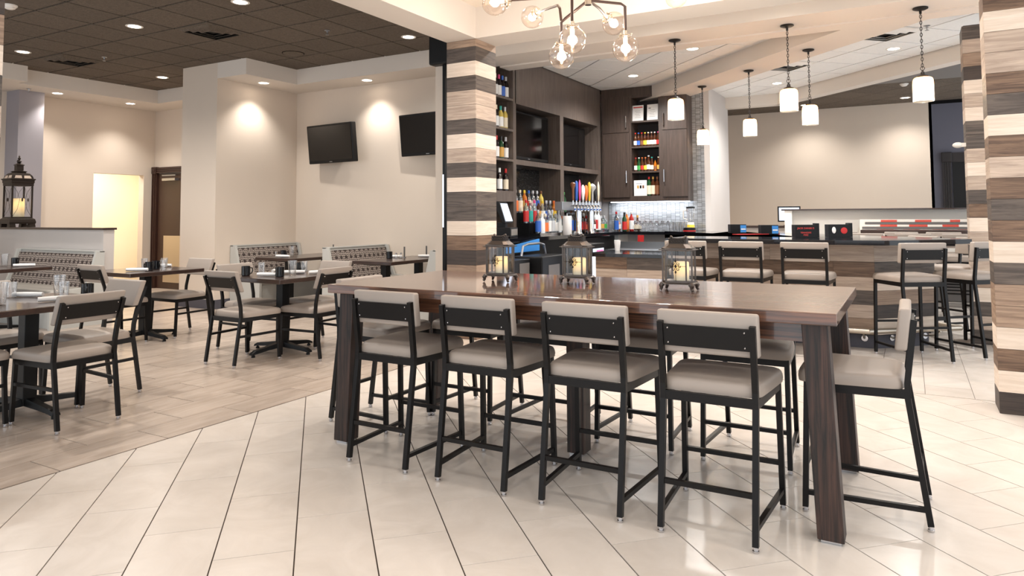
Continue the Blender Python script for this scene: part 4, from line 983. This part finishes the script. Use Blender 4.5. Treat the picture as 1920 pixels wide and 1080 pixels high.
for i, x in enumerate((-3.4, -2.2, -1.0, .2)):  # lamps added out of sight behind the beam to light stools and bar front
    downlight(x, 6.62, 3.5, LP['recess'], 'added fill light in the ceiling slot above the bar stools, %s from the wine shelves' % ORD[i], g, (1,.96,.92))
g = 'recessed lights of the far room'
for x, y, l in ((-.43, 13.39, 'next to the smoke detector'), (0.0, 15.57, 'close to the charcoal recess'), (-1.81, 15.53, 'in the middle of the far wall')):
    downlight(x, y, ZC, LP['far'], 'recessed light in the far dark ceiling '+l, g, cone=130)
# pendants
def link_mesh():
    pts = [(.0095*math.cos(a), 0, .018*math.sin(a)) for a in [2*PI*k/10 for k in range(10)]]
    return MB().tube(pts, .0031, 5, True).mesh('chain_link', 'pendant_iron', True)
LINK = link_mesh()
SHADE = MB().lathe([(.04,.226),(.068,.224),(.080,.213),(.0855,.195),(.0865,.16),(.087,.0),(.0845,.0),(.084,.16),(.083,.193),(.077,.210),(.066,.220)], 28).mesh('shade', 'amber_shade', True)
PCAP = MB().lathe([(.048,.222),(.05,.226),(.05,.238),(.03,.245),(.018,.255),(.016,.275),(.009,.28),(.009,.295)], 18).mesh('cap', 'pendant_iron', True)
PBULB = MB().lathe([(.012,.20),(.014,.18),(.03,.14),(.034,.11),(.026,.07),(.008,.055)], 14).mesh('bulb', 'filament', True)
PCAN = MB().lathe([(.065,-.002),(.066,-.012),(.05,-.02),(.03,-.024),(.012,-.03),(.01,-.06)], 24).mesh('canopy', 'pendant_iron', True)
RING = MB().tube([(.017*math.cos(2*PI*k/16), 0, .017*math.sin(2*PI*k/16)) for k in range(16)], .003, 6, True).mesh('ring', 'pendant_iron', True)
def pendant(x, y, label):
    z0 = 2.362
    t = thing('pendant_lamp', label, 'pendant lamp', (x, y, z0), 0, 'amber glass pendants over the bar')
    put('shade', SHADE, t); put('cap', PCAP, t); put('bulb', PBULB, t)
    put('canopy', PCAN, t, (0, 0, 3.25-z0)); put('ring', RING, t, (0, 0, .311))
    ch = MB().tube([(0,0,.30),(0,0,3.20-z0)], .0018, 5).build('cord', 'pendant_iron', t)
    z = .34; k = 0
    while z < 3.185-z0:
        put('chain_link', LINK, ch, (0, 0, z), PI/2*(k % 2)); z += .029; k += 1
    light('POINT', 'pendant_glow', (x, y, z0+.11), LP['pend'], (.92,.97,1.0), .046)
    return t
for (x, y), l in zip(((-2.20, 7.545), (-1.03, 7.545), (.15, 7.545)), ('nearest the wall cabinets in the front row', 'in the middle of the front row, above the bar front', 'nearest the striped pillars in the front row')):
    pendant(x, y, 'amber glass jar pendant '+l)
for (x, y), l in zip(((-2.66, 10.52), (-1.82, 9.68), (-.975, 8.81)), ('hanging before the mosaic strip', 'in the middle of the angled beam', 'at the near end of the angled beam')):
    pendant(x, y, 'smaller-looking amber glass jar pendant '+l)
# chandelier over the long table
ch = thing('chandelier', 'branching bronze chandelier with clear glass globes above the long table', 'chandelier', (-1.72, 4.02, 2.70))
def rel3(o):
    o.location = tuple(-c for c in (ch.location.x, ch.location.y, ch.location.z)); return o
HUB = Vector((-1.72, 4.02, 2.672))
rel3(MB().tube([HUB+Vector((0,0,-.03)), HUB+Vector((0,0,.06))], .022, 14).build('hub', 'nickel', ch, True))
rel3(MB().tube([HUB+Vector((0,0,.05)), (HUB.x, HUB.y, 3.33)], .012, 10).build('stem', 'chandelier_arm', ch, True))
rel3(MB().lathe([(.07,3.315),(.075,3.33),(.075,3.34)], 20, (HUB.x, HUB.y, 0)).build('canopy', 'chandelier_arm', ch, True))
def globe(c, axis, pts, r=.085):
    c = Vector(c); ax = Vector(axis).normalized()       # axis points from globe centre to its neck
    arm = rel3(MB().tube(pts, .0095, 8).build('arm', 'chandelier_arm', ch, True))
    gl = rel3(MB().sphere(c, r, 28, 18).build('globe', 'globe_glass', ch, True))
    n = c+ax*r
    u = ax.cross(Vector((0,1,0))); u = u.normalized() if u.length > .1 else Vector((1,0,0)); w_ = ax.cross(u)
    rg = [n-ax*.006+(u*math.cos(a)+w_*math.sin(a))*.036 for a in [2*PI*k/18 for k in range(18)]]
    mb = MB().tube(rg, .006, 6, True)
    for k in range(6):
        a = 2*PI*k/6; p = n+(u*math.cos(a)+w_*math.sin(a))*.04; mb.sphere(p+ax*.004, .006, 6, 4)
    mb.tube([n-ax*.01, n+ax*.03], .015, 10)
    mb.build('fitter', 'nickel', gl, True)
    MB().tube([c+ax*.07, c+ax*.03, c-ax*.005, c-ax*.035], [.012, .012, .024, .006], 10).build('bulb', 'filament', gl, True)
    light('POINT', 'globe_glow', c, LP['globe'], (1,.93,.84), .032)
D = Vector
globe((-1.763,3.868,2.391), (0,0,1), [HUB+D((-.01,-.03,.02)), D((-1.763,3.868,2.70)), D((-1.763,3.868,2.49))])
globe((-1.976,4.16,2.371), (0,0,1), [HUB, D((-1.93,4.13,2.615)), D((-1.976,4.16,2.60)), D((-1.976,4.16,2.47))])
globe((-1.54,4.193,2.378), (0,0,1), [HUB, D((-1.56,4.17,2.665)), D((-1.54,4.193,2.65)), D((-1.54,4.193,2.48))])
globe((-1.818,4.715,2.704), (-.2,-.75,.25), [HUB, D((-1.76,4.30,2.70)), D((-1.80,4.45,2.72)), D((-1.838,4.63,2.73))])
globe((-2.442,4.631,2.822), (.55,-.45,.05), [D((-1.976,4.16,2.615)), D((-1.99,4.17,2.70)), D((-2.03,4.22,2.74)), D((-2.36,4.56,2.83))])
globe((-2.255,3.769,2.678), (.8,.12,.02), [HUB+D((0,0,.05)), D((-1.86,3.98,2.76)), D((-1.93,3.93,2.70)), D((-2.15,3.785,2.68))])
globe((-1.487,5.164,2.969), (-.1,-.7,.15), [HUB+D((0,0,.05)), D((-1.6,4.5,2.85)), D((-1.50,5.06,2.985))])
# ------------------------------------------------------------------ lanterns on the table
def octo(w, h, c, z): return [(-w+c,-h,z),(w-c,-h,z),(w,-h+c,z),(w,h-c,z),(w-c,h,z),(-w+c,h,z),(-w,h-c,z),(-w,-h+c,z)]
def lantern_proto():
    t = thing('lantern', '', 'lantern', (0,0,0), 0, 'candle lanterns on the long table')
    W_, H_, C_ = .075, .055, .022
    MB().hull([octo(W_+.008,H_+.008,C_,.034), octo(W_+.008,H_+.008,C_,.038), octo(W_,H_,C_,.042), octo(W_,H_,C_,.052)]).build('base_tray', 'pewter', t)
    for (x, y) in ((-W_+.006,-H_+.012),(W_-.006,-H_+.012),(-W_+.006,H_-.012),(W_-.006,H_-.012)):
        sx = 1 if x > 0 else -1; sy = 1 if y > 0 else -1
        MB().tube([(x,y,.036),(x+sx*.008,y+sy*.006,.026),(x+sx*.006,y+sy*.004,.014),(x+sx*.012,y+sy*.008,.005)], [.013,.012,.008,.0068], 8).build('foot', 'pewter', t, True)
    o = octo(W_-.003,H_-.003,C_,0)
    posts = [0,1,2,3,4,5,6,7]
    for k in posts: MB().bar((o[k][0],o[k][1],.05),(o[k][0],o[k][1],.198),.0065).build('post', 'pewter', t)
    o2 = octo(W_-.003,H_-.003,C_,0)
    for k in range(8):
        a, b = o2[k], o2[(k+1)%8]
        MB().add([(a[0],a[1],.05),(b[0],b[1],.05),(b[0],b[1],.198),(a[0],a[1],.198),(a[0]*.97,a[1]*.97,.05),(b[0]*.97,b[1]*.97,.05),(b[0]*.97,b[1]*.97,.198),(a[0]*.97,a[1]*.97,.198)], [(0,1,2,3),(7,6,5,4),(0,4,5,1),(1,5,6,2),(2,6,7,3),(3,7,4,0)]).build('pane', 'pane', t)
    MB().hull([octo(W_,H_,C_,.196), octo(W_+.012,H_+.012,C_,.199), octo(W_+.012,H_+.012,C_,.2025), octo(W_+.001,H_+.001,C_,.204), octo(W_+.001,H_+.001,C_*.9,.209), octo(W_-.004,H_-.004,C_*.9,.211), octo(W_-.022,H_-.016,C_*.8,.228), octo(W_-.024,H_-.018,C_*.7,.231)]).build('roof', 'pewter', t)
    nk = MB().hull([octo(W_-.032,H_-.024,.010,.231), octo(W_-.032,H_-.024,.010,.254), octo(W_-.028,H_-.020,.010,.257)]).build('neck', 'bronze', t)
    for k in range(6): MB().tube([(-.034+.0136*k,-H_+.0225,.2425+.006*math.cos(a)) if 0 else (-.034+.0136*k+.0055*math.cos(a),-H_+.0225,.2425+.0055*math.sin(a)) for a in [2*PI*j/8 for j in range(8)]], .0012, 4, True).build('fretwork', 'pewter', nk)
    for sx in (-1, 1): MB().sphere((sx*.036,-.0,.263), .007, 10, 6).build('ball', 'pewter', t, True)
    MB().tube([(-.036,0,.266),(-.024,-.012,.258),(-.008,-.018,.2555),(.008,-.018,.2555),(.024,-.012,.258),(.036,0,.266)], .0028, 6).build('bail', 'pewter', t, True)
    MB().lathe([(.036,.052),(.037,.056),(.037,.138),(.034,.142),(.012,.138)], 20, (.012,0,0)).build('candle', 'candle_wax', t, True)
    # scrollwork on the door
    y = -H_-.002; sc = MB()
    sc.tube([(0,y,.05),(0,y,.198)], .0012, 5); sc.tube([(-W_+C_,y,.122),(W_-C_,y,.122)], .0009, 5)
    for sx in (-1, 1):
        for cx0, cz, r0 in ((.013,.134,.008), (.020,.121,.007), (.012,.108,.008)):
            sc.tube([(sx*(cx0+r0*(1-k*.06)*math.cos(2.2+k*.55)), y, cz+r0*(1-k*.06)*math.sin(2.2+k*.55)) for k in range(11)], .0018, 5)
    sc.sphere((0,y,.122), .006, 8, 6, 1.4); sc.sphere((0,y,.147), .005, 8, 6, 1.3); sc.sphere((0,y,.094), .0045, 8, 6, 1.6)
    sc.build('scrollwork', 'bronze', t, True)
    return t
lp = lantern_proto(); lp.scale = (1.06, 1.06, 1.06)
lp.location = (-2.150, 3.64, TZ); lp['label'] = 'pewter candle lantern on the long table, closest to the dining room'
for x, y, l in ((-1.680, 3.72, 'pewter candle lantern on the long table, the middle one of three'), (-1.055, 3.62, 'pewter candle lantern on the long table, closest to the bar stools')):
    q = dup(lp, (x, y, TZ), 0, l)
for x, y in ((-2.15, 3.64), (-1.68, 3.72), (-1.055, 3.62)): pass
# big lantern on the half wall
t = thing('floor_lantern', 'large bronze lantern with a domed roof on the half wall', 'lantern', (-11.12, 5.23, 1.192), math.radians(-2.5)); t.scale = (.68, .68, .98)
def sq(w, z): return [(-w,-w,z),(w,-w,z),(w,w,z),(-w,w,z)]
S_ = .17
MB().hull([sq(.245,.05), sq(.25,.075), sq(.235,.115), sq(.20,.135), sq(.20,.15)]).build('base', 'bronze', t)
for sx in (-1,1):
    for sy in (-1,1): MB().hull([sq(.06,0), sq(.05,.06)]).build('foot', 'bronze', t).location = (sx*.185, sy*.185, 0)
for sx in (-1,1):
    for sy in (-1,1): MB().bar((sx*.185,sy*.185,.15),(sx*.185,sy*.185,.60),.028).build('post', 'bronze', t)
for k in range(4):
    a = k*PI/2; c, s = math.cos(a), math.sin(a); Rr = lambda x, y, z: (x*c-y*s, x*s+y*c, z)
    MB().box(-.18,-.187,.15,.18,-.184,.60).build('pane', 'pane', t).rotation_euler = (0,0,a)
    mb = MB()
    for sx in (-1,1): mb.tube([(sx*.17,-.19,.59),(sx*.10,-.19,.52),(sx*.05,-.19,.40),(sx*.09,-.19,.26),(sx*.17,-.19,.16)], .003, 5)
    mb.sphere((0,-.192,.40), .016, 8, 6, 1.8)
    mb.build('wirework', 'bronze', t, True).rotation_euler = (0,0,a)
MB().hull([sq(.19,.60), sq(.205,.605), sq(.205,.64), sq(.215,.65), sq(.215,.685), sq(.23,.69), sq(.23,.705), sq(.20,.71)]).build('cornice', 'bronze', t)
MB().hull([sq(.205,.705), sq(.185,.75), sq(.145,.785), sq(.09,.805), sq(.11,.81), sq(.11,.818), sq(.075,.825)]).build('dome', 'bronze', t)
for k in range(4):
    for sx in (-1, 1):
        MB().hull([[(sx*.09-.07,-.204,.712),(sx*.09+.07,-.204,.712),(sx*.09+.07,-.20,.712),(sx*.09-.07,-.20,.712)], [(sx*.08-.055,-.186,.752),(sx*.08+.055,-.186,.752),(sx*.08+.055,-.18,.752),(sx*.08-.055,-.18,.752)]]).build('roof_pane', 'plank_greige', t).rotation_euler = (0,0,k*PI/2)
MB().hull([sq(.062,.825), sq(.062,.90), sq(.075,.905), sq(.075,.912), sq(.04,.93), sq(.03,.935)]).build('cupola', 'bronze', t)
MB().lathe([(.02,.935),(.045,.955),(.045,.965),(.018,.98),(.018,.99),(.03,1.0),(.03,1.01),(.012,1.022),(.018,1.035),(.004,1.055)], 14).build('finial', 'bronze', t, True)
MB().tube([(-.06,0,.93),(-.09,0,.95),(-.075,0,.99),(-.03,0,.975)], .006, 6).build('ring_handle', 'bronze', t, True)
MB().lathe([(.115,.15),(.12,.16),(.12,.41),(.11,.42),(.03,.405)], 24).build('candle', 'candle_wax', t, True)
# ------------------------------------------------------------------ ceiling fittings
def vent(label, x, y, z, rot, mat, inner):
    t = thing('ceiling_vent', label, 'vent', (x, y, z), rot, 'air vents')
    MB().box(-.295,-.295,-.004,.295,.295,.004).build('face_plate', mat, t)
    for k, w_ in enumerate((.26, .19, .12)):
        for j in range(4):
            a = j*PI/2
            MB().hull([[(-w_,-w_,-.006),(w_,-w_,-.006),(w_-.035,-w_+.035,-.030),(-w_+.035,-w_+.035,-.030)], [(-w_,-w_,-.003),(w_,-w_,-.003),(w_-.035,-w_+.035,-.027),(-w_+.035,-w_+.035,-.027)]]).build('vane', mat if k < 3 else inner, t).rotation_euler = (0,0,a)
    MB().box(-.25,-.25,-.0055,.25,.25,-.004).build('throat', inner, t)
    return t
vent('square dark air vent above the middle table', -7.27, 5.485, ZC-.004, 0, 'ceiling_tile_dark', 'black_plastic'); vent('square dark air vent near the doorway', -10.32, 5.485, ZC-.004, 0, 'ceiling_tile_dark', 'black_plastic')
vent('square white air vent beside the front pendant', *uv(6.445, 6.705), ZW-.004, PI/4, 'white_paint', 'black_plastic'); vent('square white air vent behind the chain of a pendant', *uv(6.445, 8.535), ZW-.004, PI/4, 'white_paint', 'black_plastic')
def sprinkler(label, x, y, z):
    t = thing('sprinkler', label, 'sprinkler', (x, y, z), 0, 'fire sprinklers')
    MB().lathe([(.035,0),(.035,-.004),(.012,-.008),(.01,-.03)], 14).build('escutcheon', 'steel', t, True); MB().lathe([(.004,-.03),(.006,-.05),(.022,-.052),(.022,-.055)], 12).build('deflector', 'steel', t, True)
sprinkler('small sprinkler head in the dark ceiling near the pale beam', -6.06, 6.17, ZC); sprinkler('small sprinkler head in the dark ceiling near the doorway vent', -9.75, 5.62, ZC)
sprinkler('small sprinkler head in the white ceiling by the slim pillar', .24, 9.17, ZW); sprinkler('small sprinkler head in the soffit over the pier', -11.9, 5.7, ZS)
def smoke(label, x, y, z):
    t = thing('smoke_detector', label, 'smoke detector', (x, y, z), 0, 'smoke detectors')
    MB().lathe([(.07,0),(.07,-.012),(.062,-.02)], 20).build('base', 'white_paint', t, True); MB().lathe([(.05,-.02),(.05,-.035),(.03,-.045),(.005,-.047)], 20).build('head', 'white_paint', t, True)
smoke('white smoke detector in the far dark ceiling', -.01, 13.87, ZC); smoke('white smoke detector in the dark ceiling at the top edge', -8.2, 3.72, ZC)
t = thing('ceiling_speaker', 'round dark speaker grille in the dining ceiling', 'speaker', (-7.32, 6.81, ZC)); MB().lathe([(.14,0),(.14,-.006),(.12,-.01),(.01,-.012)], 28).build('grille', 'ceiling_tile_dark', t, True); MB().lathe([(.15,0),(.15,-.004),(.138,-.006)], 28).build('rim', 'ceiling_grid_dark', t, True)
light('AREA', 'corridor_lamp', (-13.3, 7.5, 2.55), LP['corridor'], (1,.93,.80), .8, size_y=1.5)
# ------------------------------------------------------------------ table settings
TT = .751
MUG = [(.036,0),(.041,.004),(.041,.092),(.038,.092),(.036,.01),(.004,.008)]
mug_b = MB().lathe(MUG, 18).mesh('mug_body', 'ceramic_black', True); mug_h = MB().tube([(.039,0,.075),(.062,0,.072),(.066,0,.045),(.056,0,.022),(.039,0,.018)], .006, 8).mesh('handle', 'ceramic_black', True)
nap = MB().hull([[(x, .021*math.cos(a)*(1-.25*abs(x)/.11), .019+.019*math.sin(a)*(1-.2*abs(x)/.11)) for a in [2*PI*k/12 for k in range(12)]] for x in (-.11,-.09,-.03,.04,.095,.11)]).mesh('napkin', 'linen', True)
salt_b = MB().lathe([(.018,0),(.021,.004),(.016,.05),(.014,.06)], 12).mesh('jar', 'clear_glass', True); salt_c = MB().lathe([(.016,.058),(.016,.068),(.008,.076)], 12).mesh('lid', 'chrome', True)
WHERE = {'A': 'front table', 'B': 'middle table', 'C': 'table near the doorway', 'D': 'corner booth table', 'E': 'booth table under the whole television', 'F': 'booth table under the cut-off television'}
def mug(k, x, y, rz, d):
    t = thing('mug', 'black coffee mug on the %s, %s' % (WHERE[k], d), 'mug', (x, y, TT), rz, 'black mugs'); put('mug_body', mug_b, t); put('handle', mug_h, t)
def glass(k, x, y, d, kind='tumbler', up=False):
    tag(put('drinking_glass', GM[kind], None, (x, y, TT)), 'clear %s on the %s, %s' % ('pint glass' if kind == 'pint' else 'tumbler', WHERE[k], d), 'glass', 'water glasses on the dining tables')
def napkin(k, x, y, rz, d): tag(put('rolled_napkin', nap, None, (x, y, TT), rz), 'rolled white napkin on the %s, %s' % (WHERE[k], d), 'napkin', 'rolled napkins')
def shaker(k, x, y, d):
    t = thing('shaker', 'small glass shaker on the %s, %s' % (WHERE[k], d), 'shaker', (x, y, TT), 0, 'shakers'); put('jar', salt_b, t); put('lid', salt_c, t)
def cardpost(k, x, y, d):
    t = thing('menu_stick', 'thin menu stick on the %s, %s' % (WHERE[k], d), 'menu holder', (x, y, TT)); MB().lathe([(.025,0),(.025,.006),(.004,.01)], 12).build('foot', 'steel', t, True); MB().box(-.012,-.002,.008,.012,.002,.15).build('card', 'grey_vinyl', t)
glass('A', -5.46, 2.86, 'behind the chair back', 'pint'); glass('A', -5.32, 2.82, 'next to the mug'); glass('A', -5.62, 2.62, 'at the picture edge'); glass('A', -5.20, 2.36, 'nearest the camera', 'pint')
napkin('A', -5.56, 2.70, .5, 'between the glasses'); napkin('A', -5.10, 2.66, 1.2, 'tucked behind the chair'); mug('A', -5.22, 2.93, -.6, 'behind the chair back')
mug('B', -5.22, 4.72, 2.6, 'at the near corner'); mug('B', -5.52, 5.26, 0, 'at the far side'); glass('B', -5.68, 4.90, 'beside the dark shaker'); glass('B', -5.16, 4.82, 'at the centre', 'pint'); glass('B', -5.42, 5.22, 'behind the napkins')
napkin('B', -5.36, 4.70, .3, 'beside the near mug'); napkin('B', -5.36, 5.02, .7, 'at the centre'); napkin('B', -5.12, 5.14, 1.1, 'beside the far chair'); napkin('B', -5.70, 5.12, 2.0, 'at the back corner')
mug('B', -5.62, 4.66, 1.2, 'at the side near the booths')
glass('C', -7.48, 4.82, 'nearest the doorway'); glass('C', -7.36, 4.98, 'at the back'); glass('C', -7.05, 4.76, 'beside the mugs', 'tumbler'); mug('C', -7.12, 4.64, 3.4, 'in front'); mug('C', -7.24, 4.80, 0, 'behind the other mug'); napkin('C', -7.14, 4.52, .6, 'in front of the mug'); napkin('C', -7.50, 5.04, .6, 'at the back edge')
glass('D', -9.36, 4.28, 'beside the mug', 'pint'); mug('D', -9.42, 4.42, 0, 'beside the glass'); napkin('D', -9.08, 4.36, .9, 'in front of the mug')
mug('E', -7.74, 7.06, 0, 'at the near edge'); glass('E', -7.62, 7.10, 'beside the mug', 'pint'); shaker('E', -7.84, 7.02, 'beside the mug'); napkin('E', -7.66, 6.98, .2, 'at the near edge'); shaker('E', -7.52, 7.72, 'near the wall'); cardpost('E', -7.50, 7.80, 'near the wall')
mug('F', -6.10, 7.40, 2.8, 'at the near side'); napkin('F', -6.16, 7.58, .4, 'behind the mug'); shaker('F', -6.0, 7.42, 'beside the near mug'); shaker('F', -5.98, 7.5, 'behind the first shaker'); cardpost('F', -6.02, 7.62, 'behind the shakers'); mug('F', -5.74, 7.92, 0, 'near the end bench'); napkin('F', -5.82, 7.84, .3, 'near the end bench'); cardpost('F', -5.90, 7.96, 'near the end bench')
